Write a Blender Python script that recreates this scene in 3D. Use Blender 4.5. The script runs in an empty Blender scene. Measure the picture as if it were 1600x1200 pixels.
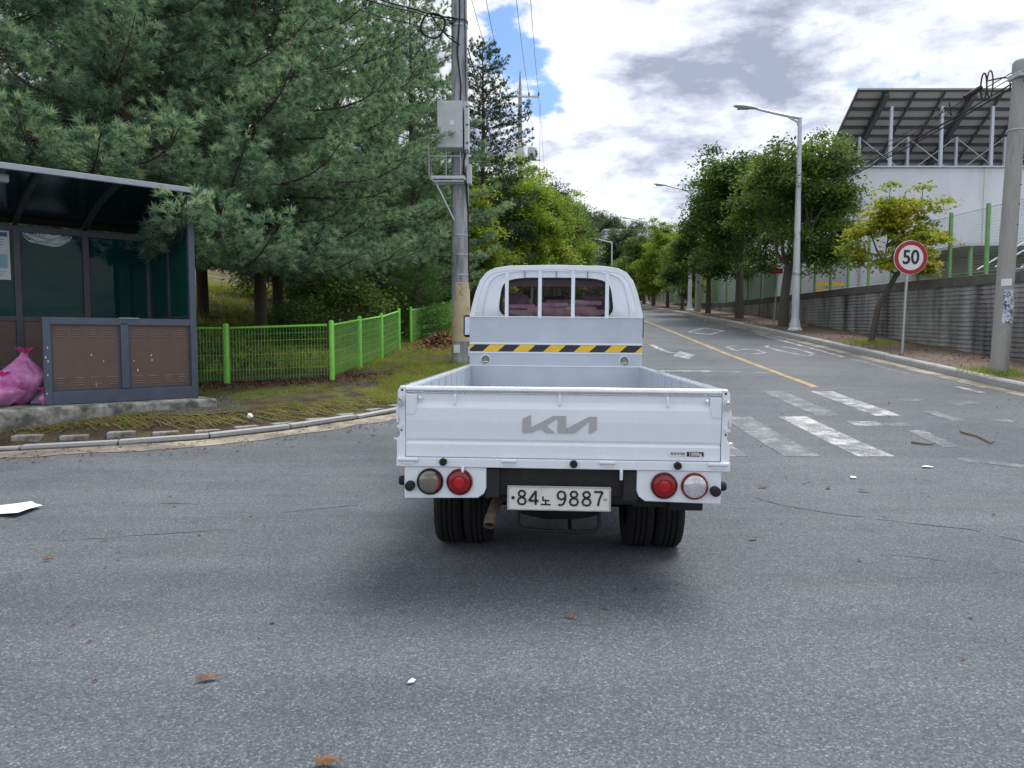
import bpy, bmesh, math, random
import numpy as np
from mathutils import Vector, Matrix

# ------------------------------------------------------------------ camera, world, sun, exposure
sc = bpy.context.scene
COL = sc.collection
FPX, HZ = 1130.0, 530.0                      # focal length in photo pixels, row of the horizon
CAMZ = 1.33
PITCH = math.atan((600.0 - HZ) / FPX)
cam_d = bpy.data.cameras.new('camera')
cam_d.sensor_fit = 'HORIZONTAL'
cam_d.sensor_width = 36.0
cam_d.lens = 36.0 * FPX / 1600.0
cam_d.clip_start = 0.05
cam_d.clip_end = 3000.0
cam = bpy.data.objects.new('camera', cam_d)
COL.objects.link(cam)
cam.location = (0, 0, CAMZ)
cam.rotation_euler = (math.pi / 2 - PITCH, 0, 0)
sc.camera = cam

SUN_AZ, SUN_EL = math.radians(38.0), math.radians(62.0)     # azimuth measured from +Y towards +X
world = bpy.data.worlds.new('World')
sc.world = world
world.use_nodes = True


def build_world():
    nt = world.node_tree
    nt.nodes.clear()
    N, L = nt.nodes.new, nt.links.new
    out = N('ShaderNodeOutputWorld')
    sky = N('ShaderNodeTexSky')
    sky.sky_type = 'NISHITA'
    sky.sun_disc = False
    sky.sun_elevation = SUN_EL
    sky.sun_rotation = SUN_AZ
    bg1 = N('ShaderNodeBackground')
    bg1.inputs['Strength'].default_value = 0.10
    hs = N('ShaderNodeHueSaturation')
    hs.inputs['Saturation'].default_value = 1.25
    L(sky.outputs[0], hs.inputs['Color'])
    L(hs.outputs[0], bg1.inputs['Color'])
    tc = N('ShaderNodeTexCoord')
    sep = N('ShaderNodeSeparateXYZ')
    L(tc.outputs['Generated'], sep.inputs[0])

    def math_(op, a, b=None, c=None):
        m = N('ShaderNodeMath')
        m.operation = op
        for i, v in enumerate((a, b, c)):
            if v is None:
                continue
            if isinstance(v, (int, float)):
                m.inputs[i].default_value = v
            else:
                L(v, m.inputs[i])
        return m.outputs[0]
    zz = math_('ADD', math_('MAXIMUM', sep.outputs['Z'], 0.0), 0.55)
    px = math_('DIVIDE', sep.outputs['X'], zz)
    py = math_('DIVIDE', sep.outputs['Y'], zz)
    comb = N('ShaderNodeCombineXYZ')
    L(px, comb.inputs[0])
    L(py, comb.inputs[1])
    L(math_('MULTIPLY', sep.outputs['Z'], 2.2), comb.inputs[2])

    def noise(scale, detail, rough, off, dist=0.0):
        mp = N('ShaderNodeMapping')
        mp.inputs['Location'].default_value = off
        L(comb.outputs[0], mp.inputs[0])
        n = N('ShaderNodeTexNoise')
        n.inputs['Scale'].default_value = scale
        n.inputs['Detail'].default_value = detail
        n.inputs['Roughness'].default_value = rough
        n.inputs['Distortion'].default_value = dist
        L(mp.outputs[0], n.inputs['Vector'])
        return n.outputs['Fac']

    def blob(c, s):
        """soft elliptical bump round a sky direction"""
        v1 = N('ShaderNodeVectorMath')
        v1.operation = 'SUBTRACT'
        L(tc.outputs['Generated'], v1.inputs[0])
        v1.inputs[1].default_value = c
        v2 = N('ShaderNodeVectorMath')
        v2.operation = 'DIVIDE'
        L(v1.outputs[0], v2.inputs[0])
        v2.inputs[1].default_value = s
        v3 = N('ShaderNodeVectorMath')
        v3.operation = 'LENGTH'
        L(v2.outputs[0], v3.inputs[0])
        mr = N('ShaderNodeMapRange')
        mr.interpolation_type = 'SMOOTHSTEP'
        L(v3.outputs['Value'], mr.inputs[0])
        mr.inputs[1].default_value = 0.0
        mr.inputs[2].default_value = 1.0
        mr.inputs[3].default_value = 1.0
        mr.inputs[4].default_value = 0.0
        return mr.outputs[0]

    def nd(u, v):
        a, b = (u - 800) / FPX, (600 - v) / FPX
        d = Vector((a, math.cos(PITCH) + b * math.sin(PITCH), -math.sin(PITCH) + b * math.cos(PITCH)))
        d.normalize()
        return tuple(d)
    big = noise(2.2, 9, 0.56, (3.1, 7.7, 0), 0.1)
    holes = math_('ADD', blob(nd(795, 105), (0.085, 0.2, 0.15)), blob(nd(866, 158), (0.05, 0.2, 0.045)))
    fine_c = noise(7.5, 8, 0.62, (8.3, 1.2, 0), 0.15)
    cov = math_('SUBTRACT', math_('ADD', big, math_('MULTIPLY', math_('SUBTRACT', fine_c, 0.5), 1.3)),
                math_('MULTIPLY', holes, 0.36))
    cr = N('ShaderNodeMapRange')
    cr.interpolation_type = 'SMOOTHSTEP'
    L(cov, cr.inputs[0])
    cr.inputs[1].default_value = 0.20
    cr.inputs[2].default_value = 0.36
    # brightness of the clouds: lumpy whites and blue-grey bellies
    lump = noise(5.0, 11, 0.6, (11.4, 2.3, 0), 0.12)
    wide = noise(1.6, 3, 0.5, (5.2, 9.4, 0), 0.1)
    dark = math_('ADD', blob(nd(1085, 125), (0.21, 0.4, 0.085)), math_('MULTIPLY', blob(nd(1420, 40), (0.26, 0.4, 0.12)), 0.8))
    tone = math_('ADD', math_('MULTIPLY', math_('SUBTRACT', lump, 0.5), 2.5), math_('MULTIPLY', wide, 0.55))
    tone = math_('ADD', tone, 0.55)
    tone = math_('SUBTRACT', tone, math_('MULTIPLY', dark, 0.30))
    ramp = N('ShaderNodeValToRGB')
    L(tone, ramp.inputs[0])
    e = ramp.color_ramp.elements
    e[0].position, e[0].color = 0.42, (0.235, 0.265, 0.345, 1)
    e[1].position, e[1].color = 0.98, (.625, .64, .655, 1)
    x = e.new(0.60); x.color = (0.38, 0.41, 0.495, 1)
    x = e.new(0.76); x.color = (0.535, 0.56, 0.60, 1)
    bg2 = N('ShaderNodeBackground')
    L(ramp.outputs[0], bg2.inputs['Color'])
    bg2.inputs['Strength'].default_value = 1.0
    mix = N('ShaderNodeMixShader')
    L(cr.outputs[0], mix.inputs[0])
    L(bg1.outputs[0], mix.inputs[1])
    L(bg2.outputs[0], mix.inputs[2])
    L(mix.outputs[0], out.inputs['Surface'])


build_world()
sun_d = bpy.data.lights.new('sun', 'SUN')
sun_d.energy = 1.9
sun_d.angle = math.radians(28.0)
sun_d.color = (1.0, 0.97, 0.93)
sun = bpy.data.objects.new('sun', sun_d)
COL.objects.link(sun)
sd = Vector((math.sin(SUN_AZ) * math.cos(SUN_EL), math.cos(SUN_AZ) * math.cos(SUN_EL), math.sin(SUN_EL)))
sun.rotation_euler = sd.to_track_quat('Z', 'Y').to_euler()
sun.location = (0, 0, 60)
sc.view_settings.view_transform = 'Standard'
sc.view_settings.look = 'None'
sc.view_settings.gamma = 1.0
sc.view_settings.exposure = 0.82
sc.view_settings.use_curve_mapping = False

# ------------------------------------------------------------------ helpers
R0 = random.Random(5)
PI = math.pi


def sstep(a, b, x):
    t = min(1.0, max(0.0, (x - a) / (b - a)))
    return t * t * (3 - 2 * t)


def lerp_tab(tab, x):
    if x <= tab[0][0]:
        return tab[0][1]
    for (x0, y0), (x1, y1) in zip(tab, tab[1:]):
        if x <= x1:
            return y0 + (y1 - y0) * (x - x0) / (x1 - x0)
    return tab[-1][1]


_sl = [(-100, 0), (5.7, 0), (9.0, .083), (27, .083), (40, .07), (130, .07), (200, 0.0), (900, 0.0)]
_kn = [-60 + 0.5 * i for i in range(0, 1600)]
_kz = [0.0]
for _i in range(1, len(_kn)):
    _kz.append(_kz[-1] + 0.5 * lerp_tab(_sl, (_kn[_i] + _kn[_i - 1]) / 2))


def G(y):
    """height of the road: flat at the junction, then climbing (piecewise linear on 0.5 m knots)"""
    t = (y + 60) / 0.5
    i = max(0, min(len(_kn) - 2, int(math.floor(t))))
    return _kz[i] + (_kz[i + 1] - _kz[i]) * (t - i)


XL = [(7.2, -32), (7.3, -14), (7.5, -9), (7.75, -7.3), (8.03, -5.7), (8.3, -4.8), (8.65, -3.8), (9.2, -2.95), (10.3, -1.82),
      (12.2, -.6), (15, .6), (19, 1.6), (24, 2.2), (130, 6.4)]


def xl(y):                                    # left edge of the asphalt
    return lerp_tab(XL, y)


XR = [(9.0, 30), (9.05, 14), (9.4, 11), (10.2, 9.5), (11.2, 8.85), (13, 8.75), (90, 11.4), (130, 12.4)]


def xr(y):                                    # right edge (kerb face)
    return lerp_tab(XR, y)


def xw(y):                                    # face of the retaining wall
    return 11.15 + .05 * (y - 15.8)


def fence_x(y):
    return -3.45 + .055 * (y - 13.3)


def VG(x, y):
    """height of the verge left of the road"""
    g = G(y)
    e = max(0.0, xl(y) - x)
    e = min(e, 1.3 * max(0.0, y - 7.2 + 0.05 * 0)) if x < -1.5 else e
    z = g + 0.02 + .15 * sstep(0.1, 1.6, e)
    b = min(fence_x(y) - x, y - 13.1)
    if b > 0:
        z += 1.35 * sstep(0.2, 8, b) + 6 * sstep(8, 45, b)
    z += .03 * math.sin(x * 2.3 + y * .7) * math.sin(y * 1.9 - x * .6) * sstep(.5, 2, e)
    return z


def ray(u, v):
    a, b = (u - 800) / FPX, (600 - v) / FPX
    return Vector((a, math.cos(PITCH) + b * math.sin(PITCH), -math.sin(PITCH) + b * math.cos(PITCH)))


def P(u, v, d):
    """world point at distance d along +Y seen at photo pixel (u, v)"""
    r = ray(u, v)
    return Vector((0, 0, CAMZ)) + r * (d / r.y)


def zv(v, d):
    """height seen at photo row v at distance d"""
    r = ray(800, v)
    return CAMZ + r.z / r.y * d


def hit(u, v, f=None, dz=0.0):
    """where the line of sight of a photo pixel meets the ground"""
    r = ray(u, v)
    y = 1.5
    while y < 400:
        x, z = r.x * y / r.y, CAMZ + r.z * y / r.y
        h = (f(x, y) if f else G(y)) + dz
        if z <= h:
            return x, y
        y += 0.02
    return r.x * 60 / r.y, 60


class MB:
    def __init__(s):
        s.v, s.f, s.m = [], [], []

    def add(s, vs, fs, mi=0):
        n = len(s.v)
        s.v.extend([tuple(p) for p in vs])
        s.f.extend([tuple(n + i for i in f) for f in fs])
        s.m.extend([mi] * len(fs))
        return s

    def box(s, c, d, rz=0.0, mi=0, rx=0.0):
        x, y, z = d[0] / 2, d[1] / 2, d[2] / 2
        vs = [(-x, -y, -z), (x, -y, -z), (x, y, -z), (-x, y, -z), (-x, -y, z), (x, -y, z), (x, y, z), (-x, y, z)]
        M = Matrix.Translation(c) @ Matrix.Rotation(rz, 4, 'Z') @ Matrix.Rotation(rx, 4, 'X')
        return s.add([M @ Vector(p) for p in vs],
                     [(0, 3, 2, 1), (4, 5, 6, 7), (0, 1, 5, 4), (1, 2, 6, 5), (2, 3, 7, 6), (3, 0, 4, 7)], mi)

    def tube(s, pts, r, n=6, cap=True, mi=0):
        pts = [Vector(p) for p in pts]
        rs = r if isinstance(r, (list, tuple)) else [r] * len(pts)
        base = len(s.v)
        up = None
        for i, p in enumerate(pts):
            d = (pts[min(i + 1, len(pts) - 1)] - pts[max(i - 1, 0)])
            if d.length < 1e-9:
                d = Vector((0, 0, 1))
            d.normalize()
            if up is None:
                up = Vector((0, 0, 1)) if abs(d.z) < .9 else Vector((1, 0, 0))
            a = d.cross(up)
            if a.length < 1e-6:
                a = d.orthogonal()
            a.normalize()
            b = d.cross(a)
            b.normalize()
            up = a.cross(d)
            for k in range(n):
                t = 2 * PI * k / n + PI / n
                s.v.append(tuple(p + (a * math.cos(t) + b * math.sin(t)) * rs[i]))
        for i in range(len(pts) - 1):
            for k in range(n):
                q = base + i * n
                s.f.append((q + k, q + (k + 1) % n, q + n + (k + 1) % n, q + n + k))
                s.m.append(mi)
        if cap:
            s.f.append(tuple(base + k for k in range(n)))
            s.f.append(tuple(base + (len(pts) - 1) * n + k for k in reversed(range(n))))
            s.m += [mi, mi]
        return s

    def lathe(s, prof, n=24, M=None, mi=0, cap=True):
        """profile of (r, h) turned about local Z, then moved by M"""
        M = M or Matrix.Identity(4)
        base = len(s.v)
        for r, h in prof:
            for k in range(n):
                t = 2 * PI * k / n
                s.v.append(tuple(M @ Vector((r * math.cos(t), r * math.sin(t), h))))
        for i in range(len(prof) - 1):
            for k in range(n):
                q = base + i * n
                s.f.append((q + k, q + (k + 1) % n, q + n + (k + 1) % n, q + n + k))
                s.m.append(mi)
        if cap:
            s.f.append(tuple(base + k for k in reversed(range(n))))
            s.f.append(tuple(base + (len(prof) - 1) * n + k for k in range(n)))
            s.m += [mi, mi]
        return s

    def prism(s, poly, ax, a, b, mi=0):
        """polygon swept between a and b along an axis; 'x': (y,z)  'y': (x,z)  'z': (x,y)"""
        n = len(poly)

        def mk(p, h):
            return {'x': (h, p[0], p[1]), 'y': (p[0], h, p[1]), 'z': (p[0], p[1], h)}[ax]
        vs = [mk(p, a) for p in poly] + [mk(p, b) for p in poly]
        fs = [tuple(range(n))[::-1], tuple(range(n, 2 * n))]
        fs += [(i, (i + 1) % n, n + (i + 1) % n, n + i) for i in range(n)]
        return s.add(vs, fs, mi)


def obj(name, mb, mat, parent=None, bevel=0.0, smooth=False, seg=2, label=None):
    me = bpy.data.meshes.new(name)
    me.from_pydata(mb.v, [], mb.f)
    mats = mat if isinstance(mat, (list, tuple)) else [mat]
    for m in mats:
        me.materials.append(m)
    if len(mats) > 1:
        me.polygons.foreach_set('material_index', mb.m)
    bm = bmesh.new()
    bm.from_mesh(me)
    bmesh.ops.recalc_face_normals(bm, faces=bm.faces)
    bm.to_mesh(me)
    bm.free()
    if smooth:
        me.polygons.foreach_set('use_smooth', [True] * len(me.polygons))
        try:
            me.set_sharp_from_angle(angle=math.radians(38))
        except Exception:
            pass
    o = bpy.data.objects.new(name, me)
    COL.objects.link(o)
    if parent:
        o.parent = parent
    if bevel:
        bv = o.modifiers.new('bevel', 'BEVEL')
        bv.width = bevel
        bv.segments = seg
        bv.limit_method = 'ANGLE'
        bv.angle_limit = math.radians(40)
    if label:
        o['label'] = label
    return o


def raw(name, verts, faces_n, mat, parent=None, tint=None):
    """big foliage mesh from numpy: verts (N,k,3), every k verts one face"""
    n, k = verts.shape[0], verts.shape[1]
    me = bpy.data.meshes.new(name)
    me.vertices.add(n * k)
    me.vertices.foreach_set('co', verts.reshape(-1).astype(np.float32))
    me.loops.add(n * k)
    me.loops.foreach_set('vertex_index', np.arange(n * k, dtype=np.int32))
    me.polygons.add(n)
    me.polygons.foreach_set('loop_start', np.arange(0, n * k, k, dtype=np.int32))
    me.update(calc_edges=True)
    me.materials.append(mat)
    if tint is not None:
        at = me.attributes.new('tint', 'FLOAT', 'FACE')
        at.data.foreach_set('value', np.asarray(tint, dtype=np.float32))
    o = bpy.data.objects.new(name, me)
    COL.objects.link(o)
    if parent:
        o.parent = parent
    return o


def tag(o, label=None, cat=None, group=None, kind=None):
    if label:
        o['label'] = label
    if cat:
        o['category'] = cat
    if group:
        o['group'] = group
    if kind:
        o['kind'] = kind
    return o


def thing(name, label, cat, loc=(0, 0, 0), rz=0.0, group=None, kind=None):
    o = bpy.data.objects.new(name, None)
    COL.objects.link(o)
    o.empty_display_size = .2
    o.location = loc
    o.rotation_euler = (0, 0, rz)
    return tag(o, label, cat, group, kind)


def copy_tree(o, parent=None):
    c = o.copy()
    COL.objects.link(c)
    if parent:
        c.parent = parent
    for ch in list(o.children):
        copy_tree(ch, c)
    return c


def text_obj(name, s, size, mat, parent, M, xs=1.0, thick=0.0, align='CENTER', bold=0.0):
    cu = bpy.data.curves.new(name, 'FONT')
    cu.body = s
    cu.size = size
    cu.align_x = align
    cu.align_y = 'CENTER'
    cu.extrude = thick
    cu.offset = bold
    t = bpy.data.objects.new(name + '_tmp', cu)
    COL.objects.link(t)
    dg = bpy.context.evaluated_depsgraph_get()
    me = bpy.data.meshes.new_from_object(t.evaluated_get(dg))
    bpy.data.objects.remove(t)
    me.transform(Matrix.Diagonal((xs, 1, 1, 1)))
    me.transform(M)
    me.materials.clear()
    me.materials.append(mat)
    me.name = name
    o = bpy.data.objects.new(name, me)
    COL.objects.link(o)
    o.parent = parent
    return o


# ------------------------------------------------------------------ materials
class NT:
    def __init__(s, name):
        s.mat = bpy.data.materials.new(name)
        s.mat.use_nodes = True
        s.t = s.mat.node_tree
        s.b = s.t.nodes['Principled BSDF']
        s.tc = s.n('ShaderNodeTexCoord')

    def n(s, k):
        return s.t.nodes.new(k)

    def l(s, a, b):
        s.t.links.new(a, b)

    def noise(s, scale, detail=4, rough=.55, coord='Object', vec=None, stretch=None):
        n = s.n('ShaderNodeTexNoise')
        n.inputs['Scale'].default_value = scale
        n.inputs['Detail'].default_value = detail
        n.inputs['Roughness'].default_value = rough
        src = s.tc.outputs[coord]
        if stretch:
            mp = s.n('ShaderNodeMapping')
            mp.inputs['Scale'].default_value = stretch
            s.l(src, mp.inputs[0])
            src = mp.outputs[0]
        s.l(src, n.inputs['Vector'])
        return n.outputs['Fac']

    def ramp(s, fac, stops, interp='LINEAR'):
        r = s.n('ShaderNodeValToRGB')
        r.color_ramp.interpolation = interp
        s.l(fac, r.inputs[0])
        e = r.color_ramp.elements
        e[0].position, e[0].color = stops[0][0], (*stops[0][1], 1)
        e[1].position, e[1].color = stops[-1][0], (*stops[-1][1], 1)
        for p, c in stops[1:-1]:
            x = e.new(p)
            x.color = (*c, 1)
        return r.outputs[0]

    def mix(s, fac, a, b, mode='MIX'):
        m = s.n('ShaderNodeMix')
        m.data_type = 'RGBA'
        m.blend_type = mode
        for i, v in ((0, fac), (6, a), (7, b)):
            if isinstance(v, (int, float)):
                m.inputs[i].default_value = v
            elif isinstance(v, (tuple, list)):
                m.inputs[i].default_value = (*v[:3], 1)
            else:
                s.l(v, m.inputs[i])
        return m.outputs[2]

    def math(s, op, a, b=0.0, clamp=False):
        m = s.n('ShaderNodeMath')
        m.operation = op
        m.use_clamp = clamp
        for i, v in ((0, a), (1, b)):
            if isinstance(v, (int, float)):
                m.inputs[i].default_value = v
            else:
                s.l(v, m.inputs[i])
        return m.outputs[0]

    def mr(s, v, a, b, c=0.0, d=1.0):
        m = s.n('ShaderNodeMapRange')
        s.l(v, m.inputs[0])
        for i, q in enumerate((a, b, c, d)):
            m.inputs[i + 1].default_value = q
        return m.outputs[0]

    def bump(s, h, strength=.3, dist=.01):
        b = s.n('ShaderNodeBump')
        b.inputs['Strength'].default_value = strength
        b.inputs['Distance'].default_value = dist
        s.l(h, b.inputs['Height'])
        s.l(b.outputs[0], s.b.inputs['Normal'])

    def col(s, c):
        if isinstance(c, (tuple, list)):
            s.b.inputs['Base Color'].default_value = (*c[:3], 1)
        else:
            s.l(c, s.b.inputs['Base Color'])

    def set(s, rough=None, metal=None, coat=None, spec=None):
        if rough is not None:
            if isinstance(rough, (int, float)):
                s.b.inputs['Roughness'].default_value = rough
            else:
                s.l(rough, s.b.inputs['Roughness'])
        if metal is not None:
            s.b.inputs['Metallic'].default_value = metal
        if coat is not None:
            s.b.inputs['Coat Weight'].default_value = coat
            s.b.inputs['Coat Roughness'].default_value = .06
        if spec is not None:
            s.b.inputs['Specular IOR Level'].default_value = spec


def pm(name, c, rough=.55, metal=0.0, var=.12, scale=6.0, bump=0.0, bscale=60, coat=None, dirt=None, dscale=3.0, dlo=.55, dhi=.75,
       stretch=None):
    n = NT(name)
    f = n.noise(scale, 5, .6, stretch=stretch)
    col = n.ramp(f, [(.3, tuple(q * (1 - var) for q in c)), (.7, tuple(min(1, q * (1 + var)) for q in c))])
    if dirt:
        d = n.noise(dscale, 8, .65, stretch=stretch)
        col = n.mix(n.mr(d, dlo, dhi), col, dirt)
    n.col(col)
    r = n.mr(n.noise(scale * 2.3, 3), .3, .7, max(.02, rough - .06), min(1, rough + .08))
    n.set(rough=r, metal=metal, coat=coat)
    if bump:
        n.bump(n.noise(bscale, 4, .6), bump, .004)
    return n.mat


M = {}
M['white_paint'] = pm('white_paint', (.80, .845, .915), .24, var=.015, coat=1.0, bump=.10, bscale=5, dirt=(.62, .61, .58), dscale=7, dlo=.64, dhi=.95)
M['white_plain'] = pm('white_plain', (.74, .78, .84), .35, var=.03)
M['bed_silver'] = pm('bed_silver', (.46, .51, .58), .34, .25, var=.07, scale=3, dirt=(.52, .56, .61), dscale=5, dlo=.58, dhi=.8)
M['aluminium'] = pm('aluminium', (.74, .76, .79), .28, .75, var=.06, scale=14)
M['galv'] = pm('galvanised_steel', (.50, .53, .56), .42, .6, var=.12, scale=20)
M['black_rubber'] = pm('black_rubber', (.010, .012, .013), .75, var=.25, scale=30, bump=.3)
M['tyre'] = pm('tyre_rubber', (.006, .006, .007), .95, var=.25, scale=25, bump=.3, dirt=(.026, .025, .024), dscale=9, dlo=.55, dhi=.8)
M['chassis'] = pm('chassis_black', (.011, .011, .012), .6, var=.3, scale=9, dirt=(.035, .03, .026), dscale=7)
M['rust'] = pm('rusty_pipe', (.11, .085, .068), .75, .2, var=.35, scale=18, bump=.3, dirt=(.19, .165, .14), dscale=12)
M['emblem'] = pm('emblem_grey', (.46, .47, .49), .35, .35, var=.04)
M['black_print'] = pm('black_print', (.012, .012, .014), .45, var=.05)
M['tape_yellow'] = pm('tape_yellow', (.80, .50, .02), .4, var=.08, scale=12)
M['tape_black'] = pm('tape_black', (.016, .017, .024), .45, var=.1)
M['plate_white'] = pm('plate_white', (.74, .74, .66), .4, var=.04, scale=10, dirt=(.55, .52, .42), dscale=9)
M['lens_red'] = pm('lens_red', (.24, .004, .008), .16, var=.1, scale=20, coat=.3)
M['lens_deep'] = pm('lens_deep_red', (.09, .004, .007), .14, var=.1, scale=20, coat=.8)
M['lens_bright'] = pm('lens_bright_red', (.42, .006, .010), .18, var=.05, scale=20, coat=.3)
M['lens_smoke'] = pm('lens_smoked', (.20, .175, .15), .12, .3, var=.2, scale=14, coat=.9)
M['lens_clear'] = pm('lens_clear', (.62, .62, .64), .10, .45, var=.25, scale=26, coat=.9)
M['mirror'] = pm('mirror_glass', (.42, .47, .60), .03, 1.0, var=.02)
M['pink_cloth'] = pm('pink_cushion', (.88, .66, .66), .8, var=.3, scale=9, bump=.3, bscale=20)
M['seat_cloth'] = pm('seat_cloth', (.38, .30, .36), .85, var=.2, scale=14)
M['trim_pink'] = pm('cab_lining', (.34, .26, .26), .8, var=.15)

M['concrete'] = pm('concrete', (.40, .40, .385), .82, var=.13, scale=7, bump=.35, bscale=45, dirt=(.22, .21, .195), dscale=2.2, dlo=.55, dhi=.8)
M['kerb_stone'] = pm('kerb_granite', (.40, .41, .42), .75, var=.14, scale=40, bump=.3, bscale=90, dirt=(.24, .235, .22), dscale=2.5)
M['pole_concrete'] = pm('pole_concrete', (.36, .355, .34), .8, var=.09, scale=9, bump=.25, bscale=70, dirt=(.20, .20, .195), dscale=1.6, dlo=.52, dhi=.8, stretch=(3, 3, .5))
M['pole_weathered'] = pm('pole_weathered', (.38, .40, .43), .75, var=.2, scale=6, bump=.25, bscale=70, dirt=(.11, .12, .14), dscale=2.6, dlo=.47, dhi=.68, stretch=(3, 3, .35))
M['plinth'] = pm('plinth_concrete', (.34, .335, .31), .9, var=.2, scale=9, bump=.6, bscale=40, dirt=(.10, .105, .095), dscale=3.2, dlo=.42, dhi=.56)
M['gutter'] = pm('gutter_concrete', (.36, .315, .255), .9, var=.15, scale=5, bump=.3, bscale=60, dirt=(.17, .15, .125), dscale=1.8, dlo=.42, dhi=.58)
M['frame_grey'] = pm('frame_blue_grey', (.085, .105, .145), .4, .2, var=.12, scale=5)
M['frame_dark'] = pm('frame_dark_grey', (.07, .078, .095), .45, .2, var=.1, scale=5)
M['brown_panel'] = pm('brown_panel', (.125, .086, .070), .5, var=.10, scale=3, dirt=(.14, .105, .09), dscale=5)
M['roof_edge'] = pm('roof_edge', (.34, .37, .42), .4, .4, var=.08)
M['green_paint'] = pm('green_fence_paint', (.24, .70, .09), .42, var=.10, scale=8)
M['green_wire'] = pm('green_fence_wire', (.22, .52, .11), .45, var=.2, scale=8)
M['green_dark'] = pm('green_dark_rail', (.04, .20, .07), .45, var=.15, scale=8)
M['green_soft'] = pm('soft_green_steel', (.20, .40, .16), .5, var=.12, scale=6)
M['green_net'] = pm('pale_green_net', (.36, .52, .42), .6, var=.1)
M['lamp_white'] = pm('lamp_post_paint', (.60, .64, .69), .4, .1, var=.05, dirt=(.42, .44, .45), dscale=2.5)
M['lamp_lens'] = pm('lamp_lens', (.45, .47, .44), .2, var=.05)
M['cable'] = pm('black_cable', (.010, .010, .012), .6, var=.1)
M['grey_wire'] = pm('grey_wire', (.12, .12, .13), .5, .3, var=.1)
M['box_grey'] = pm('cabinet_grey', (.50, .53, .56), .45, .1, var=.05, scale=4, dirt=(.36, .38, .39), dscale=4)
M['yellow_guard'] = pm('faded_yellow_guard', (.56, .47, .30), .7, var=.12, scale=4, dirt=(.30, .25, .17), dscale=5)
M['sign_red'] = pm('sign_red', (.40, .012, .03), .4, var=.05)
M['sign_white'] = pm('sign_white', (.78, .78, .79), .4, var=.03)
M['sign_navy'] = pm('sign_navy', (.012, .016, .035), .45, var=.05)
M['building_white'] = pm('building_white', (.64, .66, .71), .8, var=.04, scale=.6, dirt=(.47, .48, .51), dscale=.5, dlo=.52, dhi=.8, stretch=(2, 2, .5))
M['building_beige'] = pm('building_beige', (.50, .46, .38), .8, var=.06, scale=.8)
M['panel_back'] = pm('solar_back', (.47, .46, .43), .55, var=.05, scale=.7)
M['panel_front'] = pm('solar_front', (.02, .025, .05), .2, var=.1)
M['panel_frame'] = pm('solar_beam', (.085, .09, .10), .5, .2, var=.1)
M['steel_post'] = pm('steel_post', (.55, .58, .66), .45, .2, var=.05)
M['bark_pine'] = pm('bark_pine', (.075, .058, .046), .95, var=.35, scale=14, bump=.8, bscale=30, stretch=(2, 2, .5))
M['bark_grey'] = pm('bark_grey', (.105, .092, .080), .95, var=.3, scale=14, bump=.7, bscale=34, stretch=(2, 2, .5))
M['bag_pink'] = None
M['block'] = pm('overgrown_block', (.32, .32, .31), .9, var=.18, scale=9, bump=.5, bscale=40, dirt=(.12, .11, .075), dscale=7, dlo=.42, dhi=.62)
M['paper'] = pm('paper_white', (.82, .83, .85), .7, var=.02)
M['leaf_brown'] = pm('leaf_brown', (.19, .085, .04), .8, var=.3, scale=30)
M['leaf_litter'] = pm('leaf_litter_brown', (.14, .07, .04), .9, var=.5, scale=5)
M['twig'] = pm('dry_twig', (.17, .11, .065), .9, var=.25, scale=30)
M['sticker_paper'] = None


def m_glass(name, tint, transp, rough=.02, tc=None):
    n = NT(name)
    n.col(tint)
    n.set(rough=rough, coat=.0, spec=.3)
    tr = n.n('ShaderNodeBsdfTransparent')
    tr.inputs[0].default_value = (min(1, tint[0] * 2.2 + .07), min(1, tint[1] * 2.2 + .10), min(1, tint[2] * 2.2 + .10), 1)
    if tc:
        tr.inputs[0].default_value = (*tc, 1)
    mx = n.n('ShaderNodeMixShader')
    fr = n.n('ShaderNodeFresnel')
    fr.inputs[0].default_value = 1.45
    fac = n.math('SUBTRACT', transp, n.math('MULTIPLY', fr.outputs[0], .9), True)
    n.l(fac, mx.inputs[0])
    out = n.t.nodes['Material Output']
    n.l(n.b.outputs[0], mx.inputs[1])
    n.l(tr.outputs[0], mx.inputs[2])
    n.l(mx.outputs[0], out.inputs[0])
    return n.mat


M['glass_green'] = m_glass('green_tinted_glass', (.006, .085, .080), .45)
M['glass_roof'] = m_glass('dark_roof_sheet', (.010, .022, .026), .25, .15)
M['glass_car'] = m_glass('car_glass', (.02, .02, .025), .93, .02, (.92, .86, .90))
M['glass_front'] = m_glass('windscreen_glass', (.05, .06, .06), .95, .02, (.93, .95, .95))


def m_leaf(name, stops, scale=1.2, trans=.35, rough=.55, tint=False):
    n = NT(name)
    f = n.noise(scale, 6, .7)
    f2 = n.noise(scale * 9, 2, .5)
    fac = n.math('ADD', n.math('MULTIPLY', f, .72), n.math('MULTIPLY', f2, .28))
    if tint:
        at = n.n('ShaderNodeAttribute')
        at.attribute_name = 'tint'
        fac = n.math('ADD', n.math('MULTIPLY', fac, .55), n.math('MULTIPLY', at.outputs['Fac'], .45))
    c = n.ramp(fac, stops)
    n.col(c)
    n.set(rough=rough, spec=.3)
    tl = n.n('ShaderNodeBsdfTranslucent')
    br = n.mix(1.0, c, (1.3, 1.35, .8), 'MULTIPLY')
    n.l(br, tl.inputs[0])
    mx = n.n('ShaderNodeMixShader')
    mx.inputs[0].default_value = trans
    n.l(n.b.outputs[0], mx.inputs[1])
    n.l(tl.outputs[0], mx.inputs[2])
    n.l(mx.outputs[0], n.t.nodes['Material Output'].inputs[0])
    return n.mat


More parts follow.
